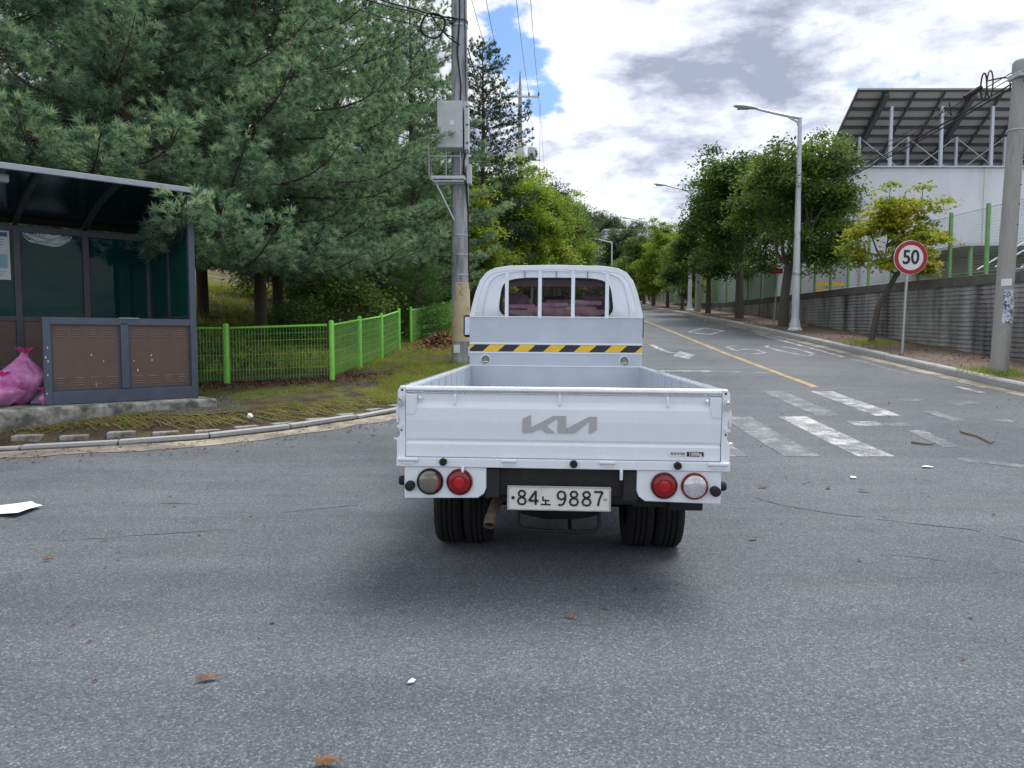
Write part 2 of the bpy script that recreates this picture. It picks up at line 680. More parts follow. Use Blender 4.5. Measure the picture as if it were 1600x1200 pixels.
M['needle'] = m_leaf('pine_needles', [(.30, (.045, .10, .078)), (.44, (.125, .225, .165)), (.56, (.235, .355, .25)), (.70, (.38, .48, .34))], .8, .40, .55, True)
M['needle_dark'] = m_leaf('dark_pine_needles', [(.28, (.022, .045, .034)), (.5, (.045, .085, .055)), (.70, (.09, .14, .08))], 1.1, .25, .55, True)
M['needle_bright'] = m_leaf('young_conifer_needles', [(.28, (.03, .085, .02)), (.5, (.065, .16, .032)), (.70, (.12, .25, .05))], 2.5, .25, .55, True)
M['leaf_green'] = m_leaf('green_leaves', [(.26, (.048, .095, .024)), (.48, (.115, .19, .048)), (.72, (.225, .30, .075))], .9, .40, .55, True)
M['leaf_dark'] = m_leaf('dark_leaves', [(.26, (.036, .075, .022)), (.48, (.072, .14, .036)), (.72, (.15, .24, .055))], .9, .35, .55, True)
M['leaf_yellow'] = m_leaf('yellowing_leaves', [(.26, (.13, .19, .022)), (.48, (.28, .32, .035)), (.72, (.46, .40, .05))], 1.6, .45, .55, True)
M['leaf_lime'] = m_leaf('lime_leaves', [(.26, (.085, .16, .02)), (.48, (.18, .27, .032)), (.72, (.36, .38, .05))], .8, .42, .55, True)
M['hill_leaf'] = m_leaf('hill_leaves', [(.26, (.028, .052, .030)), (.48, (.055, .095, .045)), (.72, (.11, .16, .065))], .5, .3, .55, True)
M['grass'] = m_leaf('grass_blades', [(.32, (.13, .19, .03)), (.5, (.25, .31, .06)), (.68, (.42, .39, .13))], 1.3, .35)
M['grass_bank'] = m_leaf('bank_grass', [(.32, (.20, .27, .05)), (.5, (.33, .40, .08)), (.68, (.48, .48, .16))], 1.3, .4)  # brighter copy of the grass: sunlight on the bank put into its colour
M['grass_dry'] = m_leaf('dry_grass', [(.32, (.14, .12, .05)), (.5, (.25, .21, .08)), (.68, (.38, .32, .14))], 1.8, .3)


def m_asphalt():
    n = NT('asphalt')
    c, vo, fine = asphalt_col(n)
    n.col(c)
    n.set(rough=.78, spec=.35)
    h = n.math('ADD', n.math('MULTIPLY', vo.outputs['Distance'], -1.2), fine)
    n.bump(h, .7, .006)
    return n.mat


def asphalt_col(n):
    vo = n.n('ShaderNodeTexVoronoi')
    vo.inputs['Scale'].default_value = 135
    n.l(n.tc.outputs['Object'], vo.inputs['Vector'])
    sp = n.n('ShaderNodeSeparateColor')
    n.l(vo.outputs['Color'], sp.inputs[0])
    stone = n.ramp(sp.outputs[0], [(0.0, (.042, .045, .048)), (.5, (.112, .123, .134)), (.80, (.175, .188, .200)), (.93, (.25, .258, .264)), (1.0, (.42, .42, .41))])
    fine = n.noise(320, 3, .6)
    c = n.mix(.40, stone, n.ramp(fine, [(.3, (.076, .084, .093)), (.7, (.212, .229, .246))]))
    patch = n.noise(.42, 8, .66)
    c = n.mix(1.0, c, n.ramp(patch, [(.30, (.70, .74, .79)), (.5, (.97, 1., 1.04)), (.68, (1.17, 1.18, 1.20))]), 'MULTIPLY')
    streak = n.noise(1.0, 7, .7, stretch=(.22, 2.2, 1))
    c = n.mix(1.0, c, n.ramp(streak, [(.35, (.86, .86, .86)), (.6, (1.06, 1.06, 1.06))]), 'MULTIPLY')
    c = n.mix(n.mr(n.noise(.8, 5, .6), .55, .75, 0, .22), c, (.14, .135, .125))
    stain = n.noise(2.3, 8, .72)
    c = n.mix(n.mr(stain, .60, .74, 0, .5), c, (.075, .069, .064))
    return c, vo, fine


M['asphalt'] = m_asphalt()


def m_ground():
    n = NT('verge_ground')
    big = n.noise(.55, 7, .65)
    mid = n.noise(3.2, 7, .7)
    dirt = n.ramp(mid, [(.3, (.060, .046, .034)), (.5, (.105, .082, .058)), (.7, (.165, .135, .095))])
    grass = n.ramp(n.noise(7, 6, .7), [(.3, (.07, .10, .025)), (.5, (.15, .19, .045)), (.7, (.27, .27, .09))])
    c = n.mix(n.mr(n.math('ADD', n.math('MULTIPLY', big, .8), n.math('MULTIPLY', mid, .25)), .52, .66), dirt, grass)
    c = n.mix(n.mr(n.noise(60, 3, .6), .6, .75, 0, .5), c, (.20, .17, .12))
    n.col(c)
    n.set(rough=.95, spec=.1)
    n.bump(n.noise(24, 6, .75), 1.0, .05)
    return n.mat


M['verge'] = m_ground()


def m_gravel():
    n = NT('dark_gravel_ground')
    vo = n.n('ShaderNodeTexVoronoi')
    vo.inputs['Scale'].default_value = 60
    n.l(n.tc.outputs['Object'], vo.inputs['Vector'])
    sp = n.n('ShaderNodeSeparateColor')
    n.l(vo.outputs['Color'], sp.inputs[0])
    c = n.ramp(sp.outputs[1], [(0, (.045, .042, .038)), (.6, (.09, .083, .074)), (1, (.20, .185, .165))])
    c = n.mix(n.mr(n.noise(2.2, 7, .7), .50, .66), c, (.085, .105, .03))
    n.col(c)
    n.set(rough=.95, spec=.1)
    n.bump(vo.outputs['Distance'], .8, .02)
    return n.mat


M['gravel'] = m_gravel()


def m_sidewalk():
    n = NT('sidewalk_pavers')
    br = n.n('ShaderNodeTexBrick')
    br.inputs['Scale'].default_value = 1.0
    br.inputs['Brick Width'].default_value = .21
    br.inputs['Row Height'].default_value = .105
    br.inputs['Mortar Size'].default_value = .006
    br.inputs['Color1'].default_value = (.16, .115, .095, 1)
    br.inputs['Color2'].default_value = (.215, .16, .13, 1)
    br.inputs['Mortar'].default_value = (.08, .075, .06, 1)
    n.l(n.tc.outputs['Object'], br.inputs['Vector'])
    c = n.mix(n.mr(n.noise(1.1, 7, .7), .48, .72, 0, .8), br.outputs[0], (.095, .08, .06))
    n.col(c)
    n.set(rough=.9, spec=.2)
    n.bump(br.outputs[1], -.3, .01)
    return n.mat


M['sidewalk'] = m_sidewalk()


def m_paint(name, c, lo, hi):
    """worn road paint: asphalt shows through where the noise has eaten it"""
    n = NT(name)
    w = n.math('ADD', n.math('MULTIPLY', n.noise(3.5, 6, .7), .45), n.math('MULTIPLY', n.noise(90, 5, .8), .55))
    asp = asphalt_col(n)[0]
    cc = n.ramp(n.noise(20, 4), [(.3, tuple(q * .86 for q in c)), (.7, c)])
    n.col(n.mix(n.mr(w, lo, hi), asp, cc))
    n.set(rough=.78, spec=.35)
    n.bump(n.noise(180, 3), .5, .004)
    return n.mat


M['paint_white'] = m_paint('road_paint_white', (.72, .72, .72), .465, .58)
M['paint_worn'] = m_paint('road_paint_worn', (.68, .68, .68), .46, .60)
M['paint_faded'] = m_paint('road_paint_faded', (.60, .60, .60), .50, .66)
M['paint_ghost'] = m_paint('road_paint_ghost', (.45, .45, .45), .58, .80)
M['paint_yellow'] = m_paint('road_paint_yellow', (.52, .37, .15), .42, .54)


def m_wall():
    n = NT('stained_concrete_wall')
    base = n.ramp(n.noise(3, 5, .6), [(.3, (.34, .345, .35)), (.7, (.47, .475, .475))])
    st = n.noise(1.0, 7, .68, stretch=(1.1, 1.1, .13))
    c = n.mix(n.mr(st, .46, .66), base, (.075, .075, .085))
    sp = n.noise(2.6, 5, .6, stretch=(1.3, 1.3, .3))
    c = n.mix(n.mr(sp, .62, .74, 0, .8), c, (.42, .42, .41))
    n.col(c)
    n.set(rough=.9, spec=.2)
    n.bump(n.noise(40, 4), .35, .01)
    return n.mat


M['wall'] = m_wall()
M['wall_cap'] = pm('wall_cap_concrete', (.13, .125, .125), .9, var=.3, scale=3, bump=.3, dirt=(.07, .07, .072), dscale=1.2)


def m_bag():
    n = NT('pink_plastic_bag')
    f = n.noise(5, 6, .65)
    c = n.ramp(f, [(.28, (.12, .03, .12)), (.40, (.52, .14, .40)), (.58, (.68, .30, .56)), (.72, (.80, .50, .68))])
    n.col(c)
    n.set(rough=.3, spec=.5)
    n.bump(n.noise(9, 6, .6), .9, .03)
    return n.mat


M['bag_pink'] = m_bag()


def m_flyer():
    n = NT('torn_flyers')
    f = n.noise(30, 5, .8)
    g = n.noise(9, 3, .6)
    c = n.ramp(n.math('ADD', n.math('MULTIPLY', f, .7), n.math('MULTIPLY', g, .3)), [(.46, (.05, .07, .13)), (.52, (.70, .73, .80)), (.8, (.8, .82, .86))])
    n.col(c)
    n.set(rough=.8)
    return n.mat


M['flyer'] = m_flyer()
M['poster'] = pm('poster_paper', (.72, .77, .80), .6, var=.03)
M['poster_blue'] = pm('poster_blue', (.06, .13, .42), .6, var=.08)
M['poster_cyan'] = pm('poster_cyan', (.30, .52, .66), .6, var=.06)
M['poster_grey'] = pm('poster_grey', (.30, .34, .38), .6, var=.06)
# ------------------------------------------------------------------ the setting: ground, road, verge, pavement
def hill(x, y):
    h = 0.0
    if y > 95:
        h += 12 * sstep(92, 175, y) * (1 - .75 * sstep(14, 60, x))
    return h


def grid_mesh(name, rows, mat, kind='structure', smooth=True):
    """rows: list of equally long lists of points"""
    m = len(rows[0])
    mb = MB()
    for r in rows:
        mb.v.extend([tuple(p) for p in r])
    for i in range(len(rows) - 1):
        for j in range(m - 1):
            a = i * m + j
            mb.f.append((a, a + 1, a + m + 1, a + m))
            mb.m.append(0)
    o = obj(name, mb, mat, smooth=False)
    if smooth:
        o.data.polygons.foreach_set('use_smooth', [True] * len(o.data.polygons))
    # face up
    me = o.data
    if me.polygons[len(me.polygons) // 2].normal.z < 0:
        me.flip_normals()
    o['kind'] = kind
    return o


def base_z(x, y):
    z = G(y) - .35 + hill(x, y)
    if y > 95 and x < 0:
        z += 4 * sstep(0, 40, -x)
    return z


xs = [-700, -300, -150, -90, -60, -40, -30, -20, -10, 0, 10, 20, 30, 45, 60, 90, 150, 300, 700]
ys = [-400, -120, -60] + [-40 + 2 * i for i in range(120)] + [210, 240, 300, 450, 700]
grid_mesh('ground', [[(x, y, base_z(x, y)) for x in xs] for y in ys], M['verge'])

rows = []
yy = sorted(set([-60, -40, -25, -15] + [-10 + .5 * i for i in range(0, 271)] + [a for a, _ in XL if a < 130] + [a for a, _ in XR if a < 130]))
for y in yy:
    a, b = xl(y), xr(y)
    if y < 7.2:
        a = -60
    if y < 9.0:
        b = 60
    rows.append([(a + (b - a) * k / 16, y, G(y)) for k in range(17)])
grid_mesh('road', rows, M['asphalt'])

# verge left of the road
rows = []
yv = sorted(set([7.2 + .1 * i for i in range(0, 30)] + [10.2 + .25 * i for i in range(0, 80)] + [30 + 1.0 * i for i in range(0, 72)] + [a for a, _ in XL]))
offs = [0, .15, .35, .6, .9, 1.2, 1.5, 1.9, 2.3, 2.8, 3.3, 3.9, 4.6, 5.4, 6.3, 7.3, 8.5, 10, 12, 14.5, 18, 23, 30, 42, 60]
for y in yv:
    a = xl(y) + .02
    if y < 7.9:
        a = xl(y)
    rows.append([(a - o, y, VG(a - o, y)) for o in offs])
grid_mesh('verge', rows, M['verge'])

# gravel footway in front of the shelter and round the corner
KC = [(-14, 7.3), (-9, 7.5), (-7.3, 7.75), (-5.7, 8.03), (-4.8, 8.3), (-3.8, 8.65), (-2.95, 9.2), (-1.82, 10.3), (-.6, 12.2), (.6, 15), (1.6, 19), (2.2, 24)]


def kpath(step):
    """points along the left kerb with unit tangent and the normal pointing away from the road"""
    out = []
    acc = 0.0
    for (x0, y0), (x1, y1) in zip(KC, KC[1:]):
        L = math.hypot(x1 - x0, y1 - y0)
        t = (step - acc) if out else 0.0
        while t < L:
            out.append((x0 + (x1 - x0) * t / L, y0 + (y1 - y0) * t / L, (x1 - x0) / L, (y1 - y0) / L))
            t += step
        acc = (acc + L) % step if False else (L - (t - step))
    return out


def smooth_path(pts, k=3):
    for _ in range(k):
        q = [pts[0]]
        for a, b, c in zip(pts, pts[1:], pts[2:]):
            q.append(tuple((a[i] + 2 * b[i] + c[i]) / 4 for i in range(len(b))))
        q.append(pts[-1])
        pts = q
    return pts


KP = kpath(.25)
KS = smooth_path([(p[0], p[1]) for p in KP], 6)
KT = []
for i in range(len(KS)):
    a, b = KS[max(0, i - 1)], KS[min(len(KS) - 1, i + 1)]
    L = math.hypot(b[0] - a[0], b[1] - a[1]) or 1
    KT.append(((b[0] - a[0]) / L, (b[1] - a[1]) / L))


def strip(name, lo, hi, mat, zf, i0=0, i1=None, kind='structure', n=3, jit=0.0):
    rows = []
    rr = random.Random(7)
    for i in range(i0, i1 or len(KS)):
        (x, y), (tx, ty) = KS[i], KT[i]
        nx, ny = -ty, tx
        j0, j1 = rr.uniform(-jit, jit), rr.uniform(-jit, jit)
        r = []
        for k in range(n):
            o = (lo + j0) + ((hi + j1) - (lo + j0)) * k / (n - 1)
            px, py = x + nx * o, y + ny * o
            r.append((px, py, zf(px, py)))
        rows.append(r)
    return grid_mesh(name, rows, mat, kind)


strip('gutter', -.38, .0, M['gutter'], lambda x, y: G(y) + .006, jit=.06)
strip('footway', .80, 2.1, M['gravel'], lambda x, y: VG(x, y) + .016, 14, 46, jit=.05, n=8)

# flush kerb stones along the left edge
lk = thing('kerb', None, None, (0, 0, 0), kind='structure')
st = MB().box((0, 0, 0), (.97, .13, .20))
proto = obj('kerb_stone', st, M['kerb_stone'], lk, bevel=.008)
first = True
for i in range(2, len(KS) - 4, 4):
    (x, y), (tx, ty) = KS[i + 2], KT[i + 2]
    o = proto if first else proto.copy()
    if not first:
        COL.objects.link(o)
        o.parent = lk
    first = False
    o.location = (x - ty * .075, y + tx * .075, G(y) - .045 + R0.uniform(-.008, .012))
    o.rotation_euler = (R0.uniform(-.01, .01), math.atan2(G(y + .4 * ty) - G(y - .4 * ty), .8) * -1, math.atan2(ty, tx) + R0.uniform(-.012, .012))

# grass-grown paving blocks with straw ropes between kerb and gravel
gb = thing('block_strip', None, None, (0, 0, 0), kind='structure')
pb = obj('paving_block', MB().box((0, 0, 0), (.30, .15, .10)), M['block'], gb, bevel=.015)
first = True
mr_ = MB()
for i in range(16, 66):
    (x, y), (tx, ty) = KS[i], KT[i]
    if i % 2 == 0:
        for o_ in (.26,):
            if R0.random() < .95 and i < 58:
                o = pb if first else pb.copy()
                if not first:
                    COL.objects.link(o)
                    o.parent = gb
                first = False
                px, py = x - ty * o_, y + tx * o_
                o.location = (px, py, VG(px, py) - .030 + R0.uniform(-.014, .010))
                o.rotation_euler = (0, 0, math.atan2(ty, tx) + R0.uniform(-.1, .1))
    for q in range(22):
        if R0.random() < .22:
            continue
        o0 = .36 + R0.uniform(-.06, .3)
        o1 = o0 + R0.uniform(.08, .25)
        s = (q / 22) * .25
        sg_ = 1 if q % 2 else -1
        ax, ay = x + tx * s - ty * o0, y + ty * s + tx * o0
        kk_ = (o1 - o0) * .9 * sg_
        bx, by = x + tx * (s + kk_) - ty * o1, y + ty * (s + kk_) + tx * o1
        mr_.tube([(ax + R0.uniform(-.04, .04), ay, VG(ax, ay) + .018), ((ax + bx) / 2, (ay + by) / 2, VG((ax + bx) / 2, (ay + by) / 2) + .03), (bx, by, VG(bx, by) + .018)], .0055, 3)
tag(obj('straw_rope', mr_, M['grass_dry'], gb), kind='stuff')

# right side: kerb stones, pavement, yard behind the wall
rk = thing('kerb', None, None, (0, 0, 0), kind='structure')
prof = [(-.02, -.16), (.16, -.16), (.16, .15), (.022, .15), (-.004, .12)]
ks = MB().prism([(p[0], p[1]) for p in prof], 'y', -.49, .49)
proto = obj('kerb_stone', ks, M['kerb_stone'], rk, bevel=.006)
y = 9.6
first = True
while y < 78:
    y0, y1 = y, y
    dx = (xr(y + .5) - xr(y - .5))
    o = proto if first else proto.copy()
    if not first:
        COL.objects.link(o)
        o.parent = rk
    first = False
    o.location = (xr(y) + .02, y, G(y) + R0.uniform(-.006, .006))
    o.rotation_euler = (math.atan(G(y + .5) - G(y - .5)), 0, -math.atan(dx) + R0.uniform(-.006, .006))
    y += 1.0 * math.cos(math.atan(dx))


def SW(y):
    return G(y) + .125


rows = []
for y in [9.0 + .5 * i for i in range(0, 140)]:
    a, b = xr(y) + .10, max(xr(y) + .6, xw(y) + .1)
    if y > 62:
        b = xw(62) + (y - 62) * .02 + 1.0
    rows.append([(a + (b - a) * k / 6, y, SW(y) + .02 * (k / 6)) for k in range(7)])
grid_mesh('pavement', rows, M['sidewalk'])
grid_mesh('gutter', [[(xr(y) - .34 + .33 * k / 2, y, G(y) + .005) for k in range(3)] for y in [10.5 + .5 * i for i in range(0, 140)]], M['gutter'])


def wtop(y):
    return lerp_tab([(5, 2.72), (15.8, 2.82), (22.9, 3.05), (30, 3.2), (42, 3.45), (62, 4.35)], y)


rows = []
for y in [4 + 2 * i for i in range(0, 55)]:
    z = max(wtop(min(y, 62)) - .12, G(y) - .1)
    x0 = xw(y) + .3
    rows.append([(x0, y, z), (x0 + 6, y, z), (x0 + 20, y, z + .2), (x0 + 50, y, z + .3), (x0 + 110, y, z)])
grid_mesh('yard', rows, M['gravel'])

# ------------------------------------------------------------------ road markings (thin sheets that follow the road)
rm = thing('road_markings', None, None, (0, 0, 0), kind='structure')
LIFT = [.003]


def ribbon(name, cl, w, mat):
    """flat line of width w along centre points (x, y), following the road"""
    pts = []
    for (x0, y0), (x1, y1) in zip(cl, cl[1:]):
        n = max(1, int(math.hypot(x1 - x0, y1 - y0) / .25))
        for i in range(n):
            pts.append((x0 + (x1 - x0) * i / n, y0 + (y1 - y0) * i / n))
    pts.append(cl[-1])
    mb = MB()
    for i, (x, y) in enumerate(pts):
        a, b = pts[max(0, i - 1)], pts[min(len(pts) - 1, i + 1)]
        L = math.hypot(b[0] - a[0], b[1] - a[1]) or 1
        nx, ny = -(b[1] - a[1]) / L * w / 2, (b[0] - a[0]) / L * w / 2
        mb.v += [(x + nx, y + ny, G(y + ny) + LIFT[0]), (x - nx, y - ny, G(y - ny) + LIFT[0])]
        if i:
            q = 2 * i
            mb.f.append((q - 2, q - 1, q + 1, q))
            mb.m.append(0)
    o = obj(name, mb, mat, rm)
    if o.data.polygons[0].normal.z < 0:
        o.data.flip_normals()
    return o


def quad(name, pts, mat, n=8):
    """four ground points (x, y): a patch that follows the road"""
    a, b, c, d = pts
    mb = MB()
    for i in range(n + 1):
        t = i / n
        for j in range(3):
            s = j / 2
            x = (a[0] * (1 - s) + b[0] * s) * (1 - t) + (d[0] * (1 - s) + c[0] * s) * t
            y = (a[1] * (1 - s) + b[1] * s) * (1 - t) + (d[1] * (1 - s) + c[1] * s) * t
            mb.v.append((x, y, G(y) + LIFT[0]))
    for i in range(n):
        for j in range(2):
            q = i * 3 + j
            mb.f.append((q, q + 1, q + 4, q + 3))
            mb.m.append(0)
    o = obj(name, mb, mat, rm)
    if o.data.polygons[0].normal.z < 0:
        o.data.flip_normals()
    return o


ribbon('centre_line', [(5.47, 13.0), (5.57, 18.5), (6.15, 33), (7.0, 54), (8.2, 84)], .15, M['paint_yellow'])
for (u0, v0), (u1, v1), w, mt in [((1180, 521), (1318, 558), .12, 'paint_white'), ((1330, 561), (1420, 585), .12, 'paint_faded'),
                                  ((1495, 604), (1535, 614), .13, 'paint_white'), ((1040, 478), (1100, 497), .12, 'paint_faded')]:
    ribbon('edge_line', [hit(u0, v0), hit(u1, v1)], w, M[mt])
ribbon('stop_line', [hit(1030, 579.5), hit(1112, 580)], .22, M['paint_white'])
ribbon('stop_line', [hit(1112, 580), hit(1212, 583)], .16, M['paint_faded'])
# crosswalk: two staggered rows of stripes
for x in (3.17, 3.97, 4.77, 2.37):
    mt = {3.97: 'paint_white', 3.17: 'paint_faded', 2.37: 'paint_faded', 4.77: 'paint_ghost'}.get(x, 'paint_ghost')
    if mt != 'paint_ghost':
        quad('crosswalk_stripe', [(x - .20, 7.80), (x + .20, 7.80), (x + .20, 10.2), (x - .20, 10.2)], M[mt])
    if x == 4.77:
        quad('crosswalk_stripe', [(x - .2, 9.55), (x + .2, 9.55), (x + .2, 9.85), (x - .2, 9.85)], M['paint_white'], 2)
for x in (4.52, 5.36):
    mt = {5.36: 'paint_white', 4.52: 'paint_faded', 3.72: 'paint_ghost'}.get(x, 'paint_ghost')
    quad('crosswalk_stripe', [(x - .19, 10.25), (x + .19, 10.25), (x + .19, 12.5), (x - .19, 12.5)], M[mt])
for us in [((1488, 632), (1524, 629)), ((1385, 665), (1422, 663)), ((1405, 626), (1440, 624)), ((1452, 643), (1500, 658)), ((1555, 658), (1580, 657)), ((1502, 720), (1524, 720)), ((1430, 672), (1490, 700)), ((1545, 722), (1600, 730))]:
    ribbon('paint_remnant', [hit(*us[0]), hit(*us[1])], .22, M['paint_faded'])
# rectangle outline, numeral 50 and turn arrow
rq = [hit(u, v) for u, v in ((1075, 519), (1108, 523), (1130, 517), (1100, 512.5))]
for i in range(4):
    ribbon('rectangle_marking', [rq[i], rq[(i + 1) % 4]], .22 if i % 2 == 0 else .16, M['paint_white'])
five = [(1152, 540.5), (1135, 541.5), (1149, 548), (1166, 545.5), (1184, 547), (1196, 551), (1178, 553.5)]
ribbon('road_numeral', [hit(*p) for p in five], .12, M['paint_worn'])
zero = [(1196, 541.5), (1203, 539.5), (1222, 541), (1252, 547), (1270, 552.5), (1266, 555.5), (1248, 554), (1216, 547.5), (1196, 541.5)]
ribbon('road_numeral', [hit(*p) for p in zero], .12, M['paint_worn'])
arr = [(1018, 539), (1030, 545), (1046, 551), (1062, 552.5)]
ribbon('turn_arrow', [hit(*p) for p in arr], .16, M['paint_white'])
ah = [hit(*p) for p in ((1062, 549), (1086, 554.5), (1076, 561), (1052, 556))]
quad('turn_arrow', ah, M['paint_white'], 4)
# cracks in the asphalt
LIFT[0] = .002
M['crack'] = pm('crack_dark', (.022, .021, .020), .95, var=.3, scale=12)


def crack(pts, w, seed):
    rr = random.Random(seed)
    g = [hit(*p) for p in pts]
    c = []
    for (x0, y0), (x1, y1) in zip(g, g[1:]):
        n = max(2, int(math.hypot(x1 - x0, y1 - y0) / .09))
        for i in range(n):
            c.append((x0 + (x1 - x0) * i / n + rr.gauss(0, .012), y0 + (y1 - y0) * i / n + rr.gauss(0, .012)))
    c.append(g[-1])
    mb = MB()
    for i, (x, y) in enumerate(c):
        a, b = c[max(0, i - 1)], c[min(len(c) - 1, i + 1)]
        L = math.hypot(b[0] - a[0], b[1] - a[1]) or 1
        h = w * rr.uniform(.25, 1.1) / 2
        nx, ny = -(b[1] - a[1]) / L * h, (b[0] - a[0]) / L * h
        mb.v += [(x + nx, y + ny, G(y + ny) + .002), (x - nx, y - ny, G(y - ny) + .002)]
        if i and rr.random() > .12:
            q = 2 * i
            mb.f.append((q - 2, q - 1, q + 1, q))
            mb.m.append(0)
    o = obj('asphalt_crack', mb, M['crack'], rm)
    if o.data.polygons[0].normal.z < 0:
        o.data.flip_normals()


crack([(1178, 779), (1240, 793), (1290, 802), (1350, 810), (1440, 820), (1510, 828), (1600, 848)], .013, 1)
crack([(1365, 868), (1440, 872), (1520, 884), (1600, 900)], .006, 2)
crack([(90, 848), (150, 842), (205, 838), (270, 834), (370, 827)], .009, 3)
crack([(250, 787), (310, 789)], .012, 4)
crack([(380, 815), (450, 800), (560, 790)], .008, 5)

# ------------------------------------------------------------------ retaining wall with ribs, net fence, building
w = thing('retaining_wall', 'stained grey ribbed concrete retaining wall beside the right pavement', 'wall', (xw(10), 10, 0))
O_ = Vector((xw(10), 10, 0))
mb = MB()
ysW = [4 + .5 * i for i in range(0, 117)]
NR = 20
prof_n = NR * 4
grid = []
for y in ysW:
    z0, z1 = SW(y) - .25, wtop(y) - .24
    zb = wtop(y) - .24 - 2.2          # ribs are level courses hung from the top
    col = []
    for k in range(NR + 1):
        for dz, dx in ((0.0, 0.0), (.055, 0.0), (.066, .028), (.099, .028)):
            z = zb + k * .11 + dz
            z = min(z, z1)
            col.append((xw(y) - O_.x - .0 + dx, y - 10, z))
    grid.append(col)
m_ = len(grid[0])
for c in grid:
    mb.v += c
for i in range(len(grid) - 1):
    for j in range(m_ - 1):
        a = i * m_ + j
        mb.f.append((a, a + m_, a + m_ + 1, a + 1))
        mb.m.append(0)
face = obj('ribbed_face', mb, M['wall'], w)
mb = MB()
for i, (y0, y1) in enumerate(zip(ysW, ysW[1:])):
    for (dx0, dx1, za, zb) in ((.031, .40, -3.2, -.245),):
        vs = []
        for y in (y0, y1):
            t = wtop(y)
            vs += [(xw(y) - O_.x + dx0, y - 10, t + za), (xw(y) - O_.x + dx1, y - 10, t + za), (xw(y) - O_.x + dx1, y - 10, t + zb), (xw(y) - O_.x + dx0, y - 10, t + zb)]
        mb.add(vs, [(0, 1, 5, 4), (1, 2, 6, 5), (2, 3, 7, 6), (3, 0, 4, 7)])
obj('core', mb, M['wall'], w)
y = 4.0
cp = 0
while y < 61:
    ye = min(y + 3.0, 62) - .012
    mbc = MB()
    vs = []
    for yy_ in (y, ye):
        t = wtop(yy_)
        x = xw(yy_) - O_.x
        vs += [(x - .03, yy_ - 10, t - .243), (x + .44, yy_ - 10, t - .243), (x + .44, yy_ - 10, t), (x - .03, yy_ - 10, t)]
    mbc.add(vs, [(3, 2, 1, 0), (4, 5, 6, 7), (0, 1, 5, 4), (1, 2, 6, 5), (2, 3, 7, 6), (3, 0, 4, 7)])
    obj('coping', mbc, M['wall_cap'], w, bevel=.012)
    y += 3.0

fn = thing('net_fence', 'pale green net fence with green posts standing on the retaining wall', 'fence', (xw(10) + .25, 10, 2.8))
O_ = Vector((xw(10) + .25, 10, 2.8))
fy = [7.95 + 1.62 * i for i in range(0, 17)]


def fx(y):
    return xw(y) + .25


NH = 1.62
for i, y in enumerate(fy):
    t = wtop(y)
    obj('post', MB().box((fx(y) - O_.x, y - 10, t + NH / 2 - 2.8 + .05), (.075, .075, NH + .1)), M['green_soft'], fn, bevel=.006)
for y0, y1 in zip(fy, fy[1:]):
    mbn = MB()
    z0, z1 = wtop(y0) - 2.8 + .10, wtop(y1) - 2.8 + .10
    nw = 22
    for k in range(nw + 1):
        s = k / nw
        yv_ = y0 + .05 + (y1 - y0 - .1) * s
        zb = z0 + (z1 - z0) * s
        x = fx(yv_) - O_.x
        mbn.add([(x, yv_ - 10 - .004, zb), (x, yv_ - 10 + .004, zb), (x, yv_ - 10 + .004, zb + NH - .1), (x, yv_ - 10 - .004, zb + NH - .1)], [(0, 1, 2, 3)])
    for k in range(22):
        h = (NH - .1) * k / 21
        th = .016 if k in (0, 21) else .005
        a, b = fx(y0) - O_.x, fx(y1) - O_.x
        mbn.add([(a + .003, y0 + .04 - 10, z0 + h - th / 2), (b + .003, y1 - .04 - 10, z1 + h - th / 2), (b + .003, y1 - .04 - 10, z1 + h + th / 2), (a + .003, y0 + .04 - 10, z0 + h + th / 2)], [(0, 1, 2, 3)])
    obj('net_panel', mbn, M['green_net'], fn)
# boarded fence further up the road
bf = thing('board_fence', 'long pale green board fence with green posts behind the far street trees', 'fence', (xw(36), 36, G(36)))
O_ = Vector((xw(36), 36, G(36)))
y = 34.5
bproto = None
pproto = None
M['fence_board'] = pm('pale_fence_board', (.42, .52, .48), .6, var=.08, dirt=(.30, .38, .33), dscale=3)
while y < 76:
    x = xw(min(y, 80)) + .5
    zb = max(wtop(min(y, 62)), G(y) + .2)
    for k in range(8):
        yb = y + .14 + k * .29
        b = bproto.copy() if bproto else obj('board', MB().box((0, 0, 0), (.03, .27, 1.75)), M['fence_board'], bf)
        if bproto:
            COL.objects.link(b)
        bproto = bproto or b
        b.location = (xw(yb) + .5 - O_.x, yb - 36, zb + .95 - O_.z)
    b = pproto.copy() if pproto else obj('post', MB().box((0, 0, 0), (.09, .09, 2.0)), M['green_soft'], bf)
    if pproto:
        COL.objects.link(b)
    pproto = pproto or b
    b.location = (x - .07 - O_.x, y - 36, zb + 1.0 - O_.z)
    y += 2.4

# factory building with roof-top solar canopy
b = thing('factory_building', 'white walled factory building under a tilted solar roof behind the wall', 'building', (28, 35, 2.9))
OB = Vector((28, 35, 2.9))
XB0, XB1, YB0, YB1, ZB = 16.2, 46.0, 35.0, 58.0, 9.48


def LB(p):
    return Vector(p) - OB


